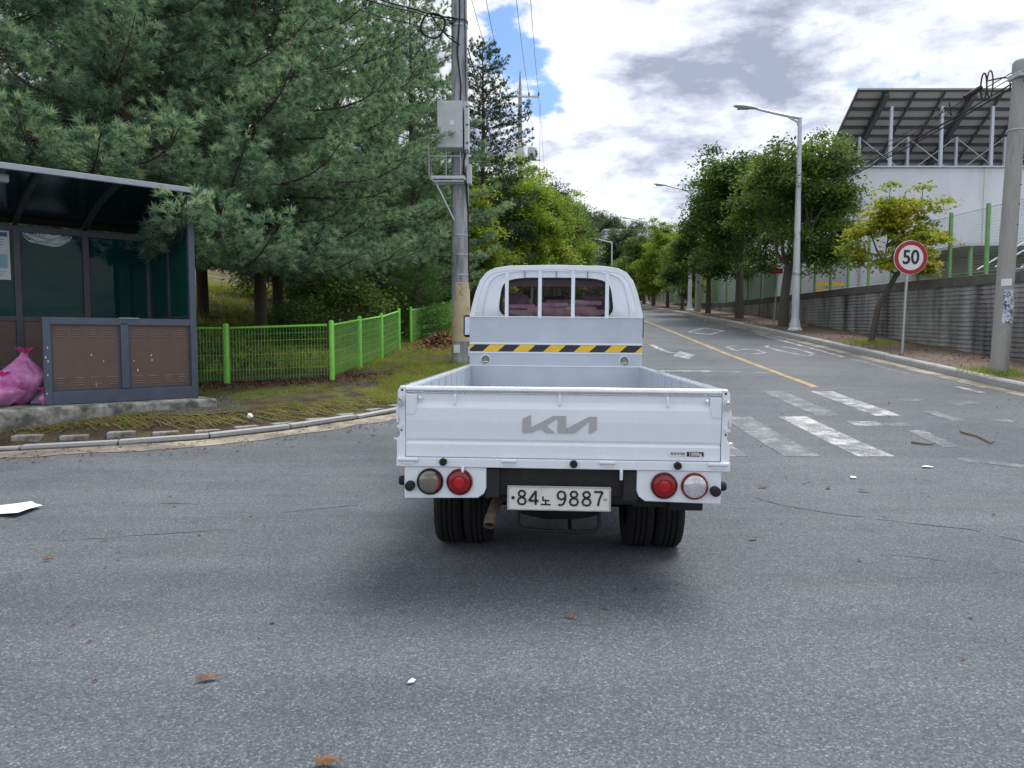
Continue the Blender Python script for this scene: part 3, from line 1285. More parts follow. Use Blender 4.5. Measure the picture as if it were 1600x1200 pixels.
mb = MB().box(LB(((XB0 + XB1) / 2, (YB0 + YB1) / 2, (2.6 + ZB) / 2)), (XB1 - XB0, YB1 - YB0, ZB - 2.6))
obj('wall', mb, M['building_white'], b, bevel=.04)
obj('parapet_flashing', MB().box(LB(((XB0 + XB1) / 2, YB0, ZB + .03)), (XB1 - XB0 + .1, .3, .055)), M['steel_post'], b)
obj('drain_pipe', MB().tube([LB((XB0 + .5, YB0 - .10, 3)), LB((XB0 + .5, YB0 - .10, 8.2)), LB((XB0 + .5, YB0 - .02, 8.5))], .07, 8), M['steel_post'], b)
for xx in (22.5, 30.0, 38):
    obj('wall_joint', MB().box(LB((xx, YB0 - .004, 6.2)), (.03, .02, 6.6)), M['building_beige'], b)
sa = thing('solar_canopy', 'large tilted solar panel canopy with white posts on the factory roof', 'solar canopy', (28, 36, 9.6))
OS = Vector((28, 36, 9.6))
A0, A1 = Vector((16.45, 35.2, 13.24)), Vector((47.0, 35.2, 13.24))     # high edge
B0 = Vector((16.75, 39.6, 10.15))                                     # low edge
sl = (B0 - A0)
sl.x = 0
rows_n, cols_n = 5, 22
cw = (A1.x - A0.x) / cols_n
tilt = math.atan2(sl.z, sl.y)
rl = math.hypot(sl.y, sl.z) / rows_n
pp = MB().box((0, 0, 0), (cw - .012, rl - .012, .04))
pan = None
for r in range(rows_n):
    for c in range(cols_n):
        q = pan.copy() if pan else obj('solar_panel', pp, M['panel_back'], sa)
        if pan:
            COL.objects.link(q)
        pan = pan or q
        f = (r + .5) / rows_n
        q.location = Vector((A0.x + cw * (c + .5), A0.y + sl.y * f, A0.z + sl.z * f)) - OS
        q.rotation_euler = (tilt, 0, 0)
for r in range(rows_n * 2 + 1):
    f = r / (rows_n * 2)
    o = obj('purlin', MB().box((0, 0, 0), (A1.x - A0.x, .09 if r % 2 else .13, .12)), M['panel_frame'], sa)
    o.location = Vector(((A0.x + A1.x) / 2, A0.y + sl.y * f, A0.z + sl.z * f - .08)) - OS
    o.rotation_euler = (tilt, 0, 0)
for c in range(0, cols_n + 1):
    big = c % 3 == 1
    o = obj('rafter', MB().box((0, 0, 0), (.22 if big else .08, rl * rows_n, .28 if big else .10)), M['panel_frame'], sa)
    o.location = Vector((A0.x + cw * c, A0.y + sl.y * .5, A0.z + sl.z * .5 - (.26 if big else .16))) - OS
    o.rotation_euler = (tilt, 0, 0)
for c in range(1, cols_n + 1, 2):
    x = A0.x + cw * (c * 1.0) - .75
    big = True
    f = .10
    z = A0.z + sl.z * f - .3
    if c % 4 == 1 or True:
        if c % 2 == 1 and (c // 2) % 1 == 0 and c % 4 == 1 or c % 4 == 3:
            pass
for k in range(12):
    x = 18.35 + 2.45 * k
    f = .12
    z = A0.z + sl.z * f - .3
    obj('tall_post', MB().box(Vector((x, A0.y + sl.y * f, (z + 9.48) / 2)) - OS, (.13, .13, z - 9.48)), M['steel_post'], sa)
    x2 = 17.55 + 2.45 * k
    f = .46
    z2 = A0.z + sl.z * f - .3
    obj('short_post', MB().box(Vector((x2, A0.y + sl.y * f, (z2 + 9.48) / 2)) - OS, (.11, .11, z2 - 9.48)), M['steel_post'], sa)
    ya, yb = A0.y + sl.y * .46, A0.y + sl.y * .46
    obj('cross_brace', MB().tube([Vector((x2, ya, 9.7)) - OS, Vector((x2 + 2.45, ya, z2)) - OS], .022, 4).tube([Vector((x2, ya + .05, z2)) - OS, Vector((x2 + 2.45, ya + .05, 9.7)) - OS], .022, 4), M['steel_post'], sa)

# low beige lean-to in the yard
lt = thing('lean_to', 'low beige open shelter with flat roof behind the net fence', 'shed', (26, 30, 2.9))
OL = Vector((26, 30, 2.9))
obj('roof', MB().box(Vector((26.0, 31.6, 5.15)) - OL, (15.5, 4.4, .12)), M['building_white'], lt)
obj('back_wall', MB().box(Vector((26.0, 33.7, 3.95)) - OL, (15.0, .1, 2.25)), M['building_beige'], lt)
for x in (18.6, 22, 25.5, 29, 32.5):
    obj('post', MB().box(Vector((x, 29.6, 3.97)) - OL, (.11, .11, 2.25)), M['green_soft'], lt)
obj('counter', MB().box(Vector((24.0, 30.5, 3.35)) - OL, (7.5, .8, .9)), M['building_beige'], lt)
sr = thing('stair', 'grey steel outside stair beside the speed sign behind the fence', 'stair', (17, 26, 2.9))
for k in range(8):
    obj('tread', MB().box((k * .28, 0, .12 + k * .17), (.30, 1.0, .04)), M['steel_post'], sr)
for yy_ in (-.5, .5):
    obj('rail', MB().tube([(-.1, yy_, .95), (2.2, yy_, 2.3)], .025, 6), M['steel_post'], sr)
    obj('stringer', MB().tube([(-.1, yy_, .05), (2.2, yy_, 1.42)], .05, 6), M['steel_post'], sr)
# yellow barrier rail in the yard
for i, u in enumerate((1283, 1307)):
    p = P(u, 451, 31 + i * .1)
    br_ = thing('yard_barrier', ['yellow and black yard barrier left of its twin behind the wall', 'yellow and black yard barrier right of its twin behind the wall'][i], 'barrier', (p.x, p.y, wtop(31) - .12), group='yellow barriers in the yard')
    obj('rail', MB().box((0, 0, .58), (.62, .06, .16)), M['tape_yellow'], br_)
    obj('rail', MB().box((0, 0, .32), (.62, .06, .10)), M['tape_yellow'], br_)
    for s in (-.27, .27):
        obj('leg', MB().box((s, 0.05, .32), (.05, .05, .64)), M['green_soft'], br_)
# far white building up the road
p = P(945, 395, 138)
fb = thing('warehouse', 'plain white warehouse far up the road between the hill trees', 'building', (p.x, p.y, 0))
bz = G(138)
obj('wall', MB().box((6, 6, bz + 5), (12, 12, 14.6)), M['building_white'], fb)
obj('roof', MB().box((6, 6, bz + 12.45), (12.5, 12.5, .3)), M['steel_post'], fb)
# small grey shed roof behind the utility pole
p = P(742, 470, 33)
sh = thing('shed', 'small grey hipped roof shed behind the utility pole', 'shed', (p.x - .1, p.y, VG(p.x, p.y)))
obj('wall', MB().box((0, 0, 1.2), (1.5, 1.5, 2.4)), M['building_beige'], sh)
mb = MB().add([(-.95, -.95, 2.4), (.95, -.95, 2.4), (.95, .95, 2.4), (-.95, .95, 2.4), (-.15, 0, 4.1), (.15, 0, 4.1)],
              [(0, 1, 5, 4), (1, 2, 5), (2, 3, 4, 5), (3, 0, 4), (0, 3, 2, 1)])
obj('roof', mb, M['galv'], sh)
# ------------------------------------------------------------------ the pick-up truck
YAW = math.atan(55 / FPX)
tk = thing('pickup_truck', 'white light cargo truck seen from behind with its open drop-side bed', 'truck', (.252, 3.75, 0), -YAW)
tk.rotation_euler = (math.radians(.0), math.radians(.5), -YAW)
WP = M['white_paint']
M['dish'] = pm('socket_dish_grey', (.20, .215, .20), .5, .2, var=.1)
# tailgate: pressed profile (y, z), swept across
zb, zt = .705, 1.040
out = [(.0, zb), (-.004, zb + .006), (-.006, .776), (.006, .788), (.006, .793), (-.004, .803), (-.006, .84), (-.010, .90),
       (-.008, .965), (-.002, .985), (.012, .998), (.012, 1.030), (.012, zt), (.034, zt), (.034, zb)]
tg = obj('tailgate', MB().prism(out, 'x', -.818, .818), WP, tk, bevel=.0025)
for s in (-1, 1):
    st_ = [(s * .818, 1.038), (s * .758, 1.038), (s * .758, .985), (s * .764, .955), (s * .772, .93), (s * .818, .93)]
    obj('stile', MB().prism(st_, 'y', -.014, .010), WP, tg, bevel=.004)
    obj('grip_pin', MB().lathe([(.009, 0), (.009, .03), (.006, .034)], 10, Matrix.Translation((s * .742, .010, 1.018)) @ Matrix.Rotation(PI / 2, 4, 'X')), WP, tg)
tr = [(.0 + .019 * math.cos(t), 1.0605 + .020 * math.sin(t)) for t in [2 * PI * k / 14 for k in range(14)]]
obj('top_rail', MB().prism([(p[0] + .012, p[1]) for p in tr], 'x', -.818, .818), M['aluminium'], tk, smooth=True)
for x in (-.56, -.012, .543):
    obj('rope_hook', MB().tube([(x, .0, 1.036), (x, -.014, 1.030), (x, -.016, .99), (x, -.010, .985)], .006, 6), WP, tk)
# emblem letters
k1 = [(812, 665), (825, 659), (825, 679), (860, 660), (880, 660), (880, 687), (867, 687), (867, 664.5), (849, 675), (863, 687), (849.5, 687), (839.5, 680.2), (826, 687), (812, 687)]
k2 = [(881.2, 687), (881.2, 679.5), (916, 660.5), (928, 660.5), (928, 681), (916, 687.5), (916, 668), (893, 687)]


def EP(p):
    return ((p[0] - 873.5) / 301.0, .888 - (p[1] - 673.5) / 301.0)


for kk in (k1, k2):
    obj('emblem_letter', MB().prism([EP(p) for p in kk], 'y', -.0135, -.0075), M['emblem'], tg)
# load sticker
sx0 = .555
obj('load_sticker', MB().box((sx0 + .045, -.0072, .742), (.092, .002, .021)), M['sign_white'], tg)
obj('load_sticker', MB().box((sx0 + .1345, -.0072, .742), (.087, .002, .023)), M['black_print'], tg)
RX = Matrix.Rotation(PI / 2, 4, 'X')
text_obj('load_lettering', '최대적재량', .0165, M['black_print'], tg, Matrix.Translation((sx0 + .045, -.0086, .742)) @ RX, 1.0, bold=.0004)
text_obj('load_lettering', '1200kg', .022, M['sign_white'], tg, Matrix.Translation((sx0 + .1345, -.0086, .742)) @ RX, 1.05, bold=.0006)
# drop sides with pressed ribs and corner posts
BL = 3.34
for s in (-1, 1):
    pr = [(s * .822, zb - .0), (s * .862, zb), (s * .866, .80), (s * .850, .815), (s * .850, .83), (s * .864, .845), (s * .864, 1.058), (s * .856, 1.078), (s * .830, 1.078), (s * .822, 1.066)]
    sg = obj('drop_side', MB().prism(pr, 'y', .035, BL), WP, tk, bevel=.003)
    obj('inner_skin', MB().box((s * .8205, BL / 2, .885), (.003, BL - .08, .35)), M['bed_silver'], sg)
    for k in range(10):
        obj('inner_rib', MB().box((s * .8165, .2 + k * .32, .885), (.008, .012, .34)), M['bed_silver'], sg)
    # corner end piece seen beside the tailgate
    ce = [(s * .822, zb - .045), (s * .866, zb - .045), (s * .868, .80), (s * .852, .815), (s * .850, .90), (s * .862, .93), (s * .862, 1.055), (s * .848, 1.076), (s * .822, 1.076)]
    cpz = obj('corner_post', MB().prism(ce, 'y', -.006, .033), WP, tk, bevel=.004)
    obj('screw', MB().lathe([(.006, 0), (.006, .004)], 8, Matrix.Translation((s * .838, -.006, 1.058)) @ Matrix.Rotation(PI / 2, 4, 'X')), M['black_rubber'], cpz)
    obj('screw', MB().lathe([(.005, 0), (.005, .004)], 8, Matrix.Translation((s * .842, -.006, .845)) @ Matrix.Rotation(PI / 2, 4, 'X')), M['black_rubber'], cpz)
    lt_ = obj('latch', MB().box((s * .846, -.016, 1.000), (.020, .018, .05)), M['galv'], tk, bevel=.005)
    ring = [(s * .845 + .013 * math.cos(t), -.026, .995 + .02 * math.sin(t)) for t in [2 * PI * k / 14 for k in range(15)]]
    obj('latch_ring', MB().tube(ring, .0048, 6), M['galv'], lt_)
    obj('latch_lever', MB().tube([(s * .852, -.020, 1.0), (s * .862, -.022, .95), (s * .862, -.016, .89)], .006, 6), WP, lt_)
    obj('latch_catch', MB().box((s * .850, -.014, .868), (.026, .014, .014)), WP, lt_)
    obj('side_hook', MB().tube([(s * .868, .02, .795), (s * .885, .02, .795), (s * .885, .02, .805)], .006, 6), WP, tk)
obj('bed_floor', MB().box((0, BL / 2 + .01, .70), (1.64, BL - .06, .03)), M['bed_silver'], tk)
# rear sill with hinges and rubber bumpers
sill = obj('rear_sill', MB().box((0, .005, .680), (1.732, .06, .047)), WP, tk, bevel=.004)
for x, wd in ((-.80, .10), (-.272, .075), (.237, .08), (.80, .10)):
    h_ = obj('hinge', MB().lathe([(.011, -wd / 2), (.011, wd / 2)], 12, Matrix.Translation((x, -.034, .696)) @ Matrix.Rotation(PI / 2, 4, 'Y')), WP, sill, smooth=True)
    obj('hinge_plate', MB().box((x, -.028, .686), (wd * .7, .008, .03)), WP, h_, bevel=.002)
for x in (-.617, .063, .597):
    obj('rubber_stop', MB().lathe([(.020, 0), (.020, .018), (.013, .026), (.006, .022)], 14, Matrix.Translation((x, -.026, .685)) @ Matrix.Rotation(PI / 2, 4, 'X')), M['black_rubber'], sill, smooth=True)
for x in (-.515, .31):
    obj('rope_rod', MB().tube([(x, -.02, .66), (x, -.026, .645), (x, -.026, .605)], .0085, 8), WP, sill)
# lamp panels with round lamps
for s in (-1, 1):
    xi, xo = .392, .826
    pts = [(s * xo, .655), (s * xi, .655), (s * xi, .545), (s * (xi + .012), .515), (s * (xi + .045), .492), (s * xo, .484)]
    pn = obj('lamp_panel', MB().prism(pts, 'y', -.012, .008), WP, tk, bevel=.006)
    for nm, x, z in (('outer', .688, .577), ('inner', .532, .577)):
        T = Matrix.Translation((s * x, -.012, z)) @ Matrix.Rotation(PI / 2, 4, 'X')
        rimm = {('outer', -1): M['black_rubber'], ('inner', -1): M['lens_deep'], ('inner', 1): M['lens_deep'], ('outer', 1): M['lens_red']}[(nm, s)]
        lm = obj('tail_lamp', MB().lathe([(.070, 0), (.070, .012), (.064, .020), (.060, .014)], 32, T, cap=False), rimm, tk, smooth=True)
        if nm == 'inner':
            obj('lens', MB().lathe([(.062, .012), (.058, .022), (.045, .027), (.034, .0275), (.033, .024)], 32, T), M['lens_red'], lm, smooth=True)
            obj('reflector', MB().lathe([(.033, .020), (.031, .0265), (.018, .0285), (.002, .029)], 24, T), M['lens_bright'], lm, smooth=True)
        else:
            mt = M['lens_smoke'] if s < 0 else M['lens_clear']
            obj('lens', MB().lathe([(.061, .012), (.058, .020), (.045, .026), (.022, .029), (.002, .030)], 32, T), mt, lm, smooth=True)
            gm = MB()
            for k in range(-7, 8):
                hh = math.sqrt(max(0, .054 ** 2 - (k * .007) ** 2))
                gm.box((s * x + k * .007, -.039 + .010 * (abs(k) / 7) ** 2, z), (.0022, .004, hh * 2 * .9))
                if s > 0:
                    gm.box((s * x, -.038 + .010 * (abs(k) / 7) ** 2, z + k * .007), (hh * 2 * .86, .003, .0015))
            obj('lens_flutes', gm, M['lens_smoke'] if s < 0 else M['aluminium'], lm)
            if s < 0:
                obj('red_edge', MB().prism([(s * x + .058 * math.cos(t), z + .058 * math.sin(t)) for t in [-1.1 + .15 * i for i in range(15)]] + [(s * x + .047 * math.cos(t), z + .053 * math.sin(t)) for t in [1.0 - .15 * i for i in range(14)]], 'y', -.037, -.030), M['lens_red'], lm)
    kb = [(.024, 0), (.026, .010), (.026, .040), (.020, .052), (.004, .055)]
    obj('rubber_buffer', MB().lathe(kb, 18, Matrix.Translation((s * .791, -.012, .556)) @ Matrix.Rotation(PI / 2, 4, 'X')), M['black_rubber'], tk, smooth=True)
    obj('rubber_buffer', MB().lathe(kb, 18, Matrix.Translation((s * .815, .06, .565)) @ Matrix.Rotation(s * PI / 2, 4, 'Y')), M['black_rubber'], tk, smooth=True)
# licence plate
pl = obj('licence_plate', MB().box((-.010, .028, .491), (.535, .010, .125)), M['plate_white'], tk, bevel=.004)
rm_ = MB()
for (cx, cz, w_, h_) in ((-.010, .5525, .545, .008), (-.010, .4295, .545, .008)):
    rm_.box((cx, .021, cz), (w_, .008, h_))
for cx in (-.2795, .2595):
    rm_.box((cx, .021, .491), (.008, .0078, .1155))
obj('plate_rim', rm_, M['galv'], pl, bevel=.002)
for x in (-.252, .233):
    obj('plate_bolt', MB().lathe([(.009, 0), (.009, .003), (.005, .006)], 12, Matrix.Translation((x, .022, .491)) @ RX), M['galv'] if x > 0 else M['chassis'], pl)
DG = {'8': [[(.5, .54), (.18, .66), (.12, .82), (.28, .97), (.5, 1), (.72, .97), (.88, .82), (.82, .66), (.5, .54), (.14, .42), (.04, .24), (.18, .05), (.5, 0), (.82, .05), (.96, .24), (.86, .42), (.5, .54)]],
      '4': [[(.72, 0), (.72, 1)], [(.72, 1), (.0, .28)], [(0, .28), (1, .28)]],
      '9': [[(.16, .04), (.45, 0), (.75, .10), (.93, .40), (.95, .68), (.82, .92), (.5, 1), (.18, .92), (.05, .70), (.18, .48), (.48, .40), (.78, .48), (.93, .62)]],
      '7': [[(.0, 1), (1, 1)], [(1, 1), (.62, .5), (.45, 0)]],
      'no': [[(.18, 1), (.18, .56)], [(.12, .56), (.92, .56)], [(.5, .56), (.5, .12)], [(-.05, .10), (1.05, .10)]]}
for ch, x0, wd, ht, zb0 in (('8', -.228, .045, .074, .455), ('4', -.168, .050, .074, .455), ('no', -.102, .046, .048, .452),
                            ('9', -.020, .047, .074, .455), ('8', .046, .047, .074, .455), ('8', .112, .047, .074, .455), ('7', .176, .044, .074, .455)):
    dm = MB()
    for stv in DG[ch]:
        pts_ = [(x0 + a * wd, .0228, zb0 + b_ * ht) for a, b_ in stv]
        dm.tube(pts_, .0060 if ch != 'no' else .0045, 6)
    obj('plate_character', dm, M['sign_navy'], pl)
# underside
obj('cross_member', MB().box((0, .10, .575), (.76, .10, .16)), M['chassis'], tk, bevel=.01)
obj('cross_member', MB().box((.30, .16, .50), (.22, .10, .12)), M['chassis'], tk, bevel=.02)
for s in (-1, 1):
    obj('chassis_rail', MB().box((s * .36, 2.3, .57), (.07, 4.6, .15)), M['chassis'], tk)
    obj('wiring_loom', MB().tube([(s * .40, .02, .63), (s * .42, .01, .59), (s * .40, .0, .56), (s * .43, .03, .53)], .007, 5), M['black_rubber'], tk)
obj('axle', MB().tube([(-.45, .9, .30), (-.12, .9, .30), (-.10, .9, .30), (.10, .9, .30), (.12, .9, .30), (.45, .9, .30)], [.05, .06, .14, .14, .06, .05], 14), M['chassis'], tk, smooth=True)
obj('drive_shaft', MB().tube([(0, .9, .32), (0, 3.4, .40)], .04, 10), M['chassis'], tk)
for s in (-1, 1):
    obj('leaf_spring', MB().tube([(s * .40, .22, .47), (s * .40, .9, .37), (s * .40, 1.6, .47)], .035, 6), M['chassis'], tk)
    obj('shock_absorber', MB().tube([(s * .25, .95, .30), (s * .20, .75, .55)], .026, 8), M['chassis'], tk)
obj('fuel_tank', MB().box((-.62, 2.4, .46), (.36, .7, .28)), M['chassis'], tk, bevel=.03)
obj('exhaust_pipe', MB().tube([(-.10, 2.2, .36), (-.18, 1.2, .44), (-.26, .45, .45), (-.30, .28, .455), (-.345, .20, .44), (-.362, .12, .40), (-.374, .05, .345)], [.03, .03, .03, .031, .031, .031, .031], 14, cap=False), M['rust'], tk, smooth=True)
TE = Matrix.Translation((-.377, .035, .335)) @ Vector((-.06, -.62, -.55)).to_track_quat('Z', 'Y').to_matrix().to_4x4()
obj('exhaust_tip', MB().lathe([(.032, -.06), (.0335, 0), (.027, 0.002), (.026, -.05)], 18, TE, cap=False), M['rust'], tk, smooth=True)
obj('exhaust_tip_inside', MB().lathe([(.0265, -.012), (.0265, -.013)], 18, TE), M['black_rubber'], tk)
obj('spare_wheel', MB().lathe([(.13, -.08), (.27, -.085), (.295, -.06), (.295, .06), (.27, .085), (.13, .08)], 28, Matrix.Translation((0, .75 - .2, .40))), M['tyre'], tk, smooth=True)
cb = [(-.235, .30, .42), (-.232, .27, .29), (-.215, .26, .262), (-.10, .25, .256), (.10, .25, .252), (.20, .26, .256), (.222, .27, .28), (.225, .30, .42)]
obj('spare_wheel_carrier', MB().tube(cb, .011, 8), M['chassis'], tk, smooth=True)
obj('spare_wheel_carrier', MB().tube([(.06, .25, .258), (.06, .30, .262), (.06, .9, .38)], .012, 8), M['chassis'], tk, smooth=True)


def tyre_mesh():
    R_, W_ = .292, .172
    pr = [(.17, -.062), (.20, -.080), (.245, -W_ / 2), (R_ - .022, -W_ / 2 + .002), (R_ - .006, -.068), (R_, -.055)]
    for g in (-.032, 0, .032):
        pr += [(R_, g - .006), (R_ - .009, g - .004), (R_ - .009, g + .004), (R_, g + .006)]
    pr += [(R_, .055), (R_ - .006, .068), (R_ - .022, W_ / 2 - .002), (.245, W_ / 2), (.20, .080), (.17, .062)]
    return MB().lathe(pr, 48, Matrix.Rotation(PI / 2, 4, 'Y'), cap=False)


def rim_mesh():
    pr = [(.172, -.065), (.16, -.05), (.15, .02), (.10, .045), (.06, .045), (.055, .06), (.001, .062)]
    return MB().lathe(pr, 32, Matrix.Rotation(PI / 2, 4, 'Y'), cap=False)


wheels = []
for x, y, z in ((-.690, .92, .292), (-.505, .92, .292), (.505, .92, .292), (.690, .92, .292), (-.68, 3.86, .30), (.68, 3.86, .30)):
    if not wheels:
        w0 = obj('wheel', tyre_mesh(), M['tyre'], tk, smooth=True)
        r0 = obj('rim', rim_mesh(), M['galv'], w0, smooth=True)
    else:
        w0 = wheels[0].copy()
        COL.objects.link(w0)
        r0 = wheels[0].children[0].copy()
        COL.objects.link(r0)
        r0.parent = w0
    w0.location = (x, y, z)
    if x < 0:
        w0.rotation_euler = (0, 0, PI)
    wheels.append(w0)
# mud guards behind the rear wheels
obj('mud_guard', MB().box((-.60, .42, .462), (.36, .02, .045)).box((-.60, .62, .66), (.40, .42, .02)), M['black_rubber'], tk, bevel=.005)
obj('mud_guard', MB().box((.60, .30, .440), (.40, .03, .095)).box((.70, .285, .435), (.19, .05, .105)).box((.60, .60, .66), (.40, .42, .02)), M['black_rubber'], tk, bevel=.008)
obj('mud_guard', MB().box((.41, .30, .50), (.05, .10, .16)), M['black_rubber'], tk, bevel=.01)

# headboard: silver panels, hazard tape, round rope sockets
HY = BL + .01
hb = obj('headboard', MB().box((0, HY + .012, 1.135), (1.690, .022, .83)), M['bed_silver'], tk, bevel=.004)
for z, h in ((1.285, .018), (1.195, .014), (1.066, .012)):
    obj('trim_strip', MB().box((0, HY - .003, z), (1.69, .008, h)), M['white_plain'], hb, bevel=.002)
obj('edge_trim', MB().box((0, HY - .002, 1.546), (1.69, .026, .010)), M['white_plain'], hb)
mbt = MB()
z0, z1, slant = 1.206, 1.272, .075
period, duty = .298, .5
x = -.845 - .17
idx = 0
while x < .845:
    for a, b_, mi in ((x, x + period * duty, 0), (x + period * duty, x + period, 1)):
        q = [(a, z0), (b_, z0), (b_ + slant, z1), (a + slant, z1)]
        xsr = [min(.843, max(-.843, p[0])) for p in q]
        if max(xsr) - min(xsr) > .004 and xsr[1] - xsr[0] >= 0 and xsr[2] - xsr[3] >= 0:
            # clip slanted ends properly
            pts = []
            for (px_, pz_) in q:
                pts.append((px_, pz_))

            def clip(poly, sgn, lim):
                o2 = []
                for i in range(len(poly)):
                    p_, n_ = poly[i], poly[(i + 1) % len(poly)]
                    ip, in_ = sgn * p_[0] <= lim, sgn * n_[0] <= lim
                    if ip:
                        o2.append(p_)
                    if ip != in_:
                        t = (sgn * lim - p_[0]) / (n_[0] - p_[0])
                        o2.append((sgn * lim, p_[1] + (n_[1] - p_[1]) * t))
                return o2
            pts = clip(clip(pts, 1, .843), -1, .843)
            if len(pts) >= 3:
                mbt.add([(p_[0], HY - .0035, p_[1]) for p_ in pts], [tuple(range(len(pts)))], mi)
    x += period
obj('hazard_tape', mbt, [M['tape_yellow'], M['tape_black']], hb)
for x in (-.685, .672):
    T = Matrix.Translation((x, HY + .002, 1.125)) @ RX
    so = obj('rope_socket', MB().lathe([(.052, 0), (.050, .010), (.043, .012), (.040, .004)], 24, T, cap=False), M['aluminium'], hb, smooth=True)
    obj('socket_dish', MB().lathe([(.041, .004), (.030, .0025), (.001, .002)], 24, T, cap=False), M['dish'], so, smooth=True)
    obj('socket_lip', MB().box((x, HY - .006, 1.104), (.05, .010, .008)), M['aluminium'], so)
# guard frame hoop with four bars
hoop = [(-.846, 1.552), (-.826, 1.64), (-.79, 1.78), (-.745, 1.90), (-.68, 1.98), (-.60, 2.02), (-.46, 2.042), (0, 2.052)]
hoop = hoop + [(-p[0], p[1]) for p in hoop[-2::-1]]
mbh = MB()
t_in = .050
C0 = Vector((0, 1.4))
base = 0
for i, p in enumerate(hoop):
    a, b_ = Vector(hoop[max(0, i - 1)]), Vector(hoop[min(len(hoop) - 1, i + 1)])
    d = (b_ - a).normalized()
    n_ = Vector((d.y, -d.x))
    q = Vector(p) + n_ * t_in
    mbh.v += [(p[0], HY - .010, p[1]), (q.x, HY - .010, q.y), (q.x, HY + .035, q.y), (p[0], HY + .035, p[1])]
    if i:
        o4 = 4 * i
        for k in range(4):
            mbh.f.append((o4 - 4 + k, o4 - 4 + (k + 1) % 4, o4 + (k + 1) % 4, o4 + k))
            mbh.m.append(0)
n4 = 4 * len(hoop)
mbh.f += [(0, 1, 2, 3), (n4 - 1, n4 - 2, n4 - 3, n4 - 4)]
mbh.m += [0, 0]
gf = obj('guard_frame', mbh, M['white_plain'], tk, bevel=.006)
for x in (-.482, -.158, .165, .495):
    obj('guard_bar', MB().box((x, HY + .010, 1.775), (.036, .022, .49)), M['white_plain'], gf, bevel=.004)
for x in (-.31, 0, .31):
    obj('gap_seam', MB().box((x, HY + .105, 1.965), (.005, .01, .08)), M['black_print'], gf)

# cab
CY = BL + .12
half = [(.0, 2.03, 0), (.42, 2.025, 0), (.60, 2.000, 0), (.67, 1.955, 0), (.715, 1.90, 0), (.745, 1.83, 1), (.80, 1.62, 1), (.825, 1.42, 0), (.835, 1.15, 0), (.83, .80, 0), (.80, .52, 0), (.70, .42, 0), (0, .42, 0)]
ring = [(p[0], p[1]) for p in half] + [(-p[0], p[1]) for p in half[-2:0:-1]]
nr = len(ring)
stations = [(0, 1, 1), (.14, 1, 1), (.30, 1.0, 1.0), (1.15, 1.0, 1.0), (1.55, .97, .97)]
front_extra = lambda z: (.0 if z > 1.9 else .62 * (1 - sstep(1.30, 1.95, z)))
body, sideg, shield = MB(), MB(), MB()
pts = []
for si, (yo, sx, szz) in enumerate(stations):
    for (x, z) in ring:
        yy_ = CY + yo + (front_extra(z) if si == len(stations) - 1 else (.62 * .5 * (1 - sstep(1.3, 1.95, z)) if si == 3 else 0))
        pts.append((x * sx, yy_, z if z < 1.5 else 1.5 + (z - 1.5) * szz))
body.v = list(pts)
for si in range(len(stations) - 1):
    for k in range(nr):
        f = (si * nr + k, si * nr + (k + 1) % nr, (si + 1) * nr + (k + 1) % nr, (si + 1) * nr + k)
        zz_ = [pts[i][2] for i in f]
        if si == 2 and 1.40 < min(zz_) and max(zz_) < 1.86:
            sideg.add([pts[i] for i in f], [(0, 1, 2, 3)])
        else:
            body.f.append(f)
            body.m.append(0)
fi = (len(stations) - 1) * nr
up = [k for k in range(nr) if ring[k][1] >= 1.40 and ring[k][1] < 1.98]
rt = [k for k in range(nr) if ring[k][0] > 0]
for k in range(0, nr // 2):
    a, b_ = k, k + 1
    a2, b2 = (nr - a) % nr, (nr - b_) % nr
    f = [fi + a, fi + b_, fi + b2, fi + a2]
    f = list(dict.fromkeys(f))
    zz_ = [pts[i][2] for i in f]
    if len(f) < 3:
        continue
    if min(zz_) > 1.38 and max(zz_) < 1.99:
        shield.add([pts[i] for i in f], [tuple(range(len(f)))])
    else:
        body.f.append(tuple(f))
        body.m.append(0)
cabo = obj('cab', body, WP, tk, smooth=True)
obj('side_window', sideg, M['glass_front'], cabo)
obj('windscreen', shield, M['glass_front'], cabo)
# rear wall of the cab with the window opening


def supel(a, bz, cz, n, e=.42, top=1.0):
    o = []
    for k in range(n):
        t = 2 * PI * k / n
        c, s_ = math.cos(t), math.sin(t)
        x_ = a * math.copysign(abs(c) ** e, c)
        z_ = cz + bz * math.copysign(abs(s_) ** e, s_)
        x_ *= 1.0 - .05 * (z_ - cz) / bz
        o.append((x_, z_))
    return o


def ray_ring(poly, n, c):
    """points where n rays from c leave the polygon"""
    o = []
    for k in range(n):
        t = 2 * PI * k / n
        d = (math.cos(t), math.sin(t))
        best = None
        for i in range(len(poly)):
            p_, q_ = poly[i], poly[(i + 1) % len(poly)]
            ex, ey = q_[0] - p_[0], q_[1] - p_[1]
            den = d[0] * ey - d[1] * ex
            if abs(den) < 1e-12:
                continue
            tt = ((p_[0] - c[0]) * ey - (p_[1] - c[1]) * ex) / den
            ss = ((p_[0] - c[0]) * d[1] - (p_[1] - c[1]) * d[0]) / den
            if tt > 0 and -1e-9 <= ss <= 1 + 1e-9 and (best is None or tt > best):
                best = tt
        o.append((c[0] + d[0] * best, c[1] + d[1] * best))
    return o


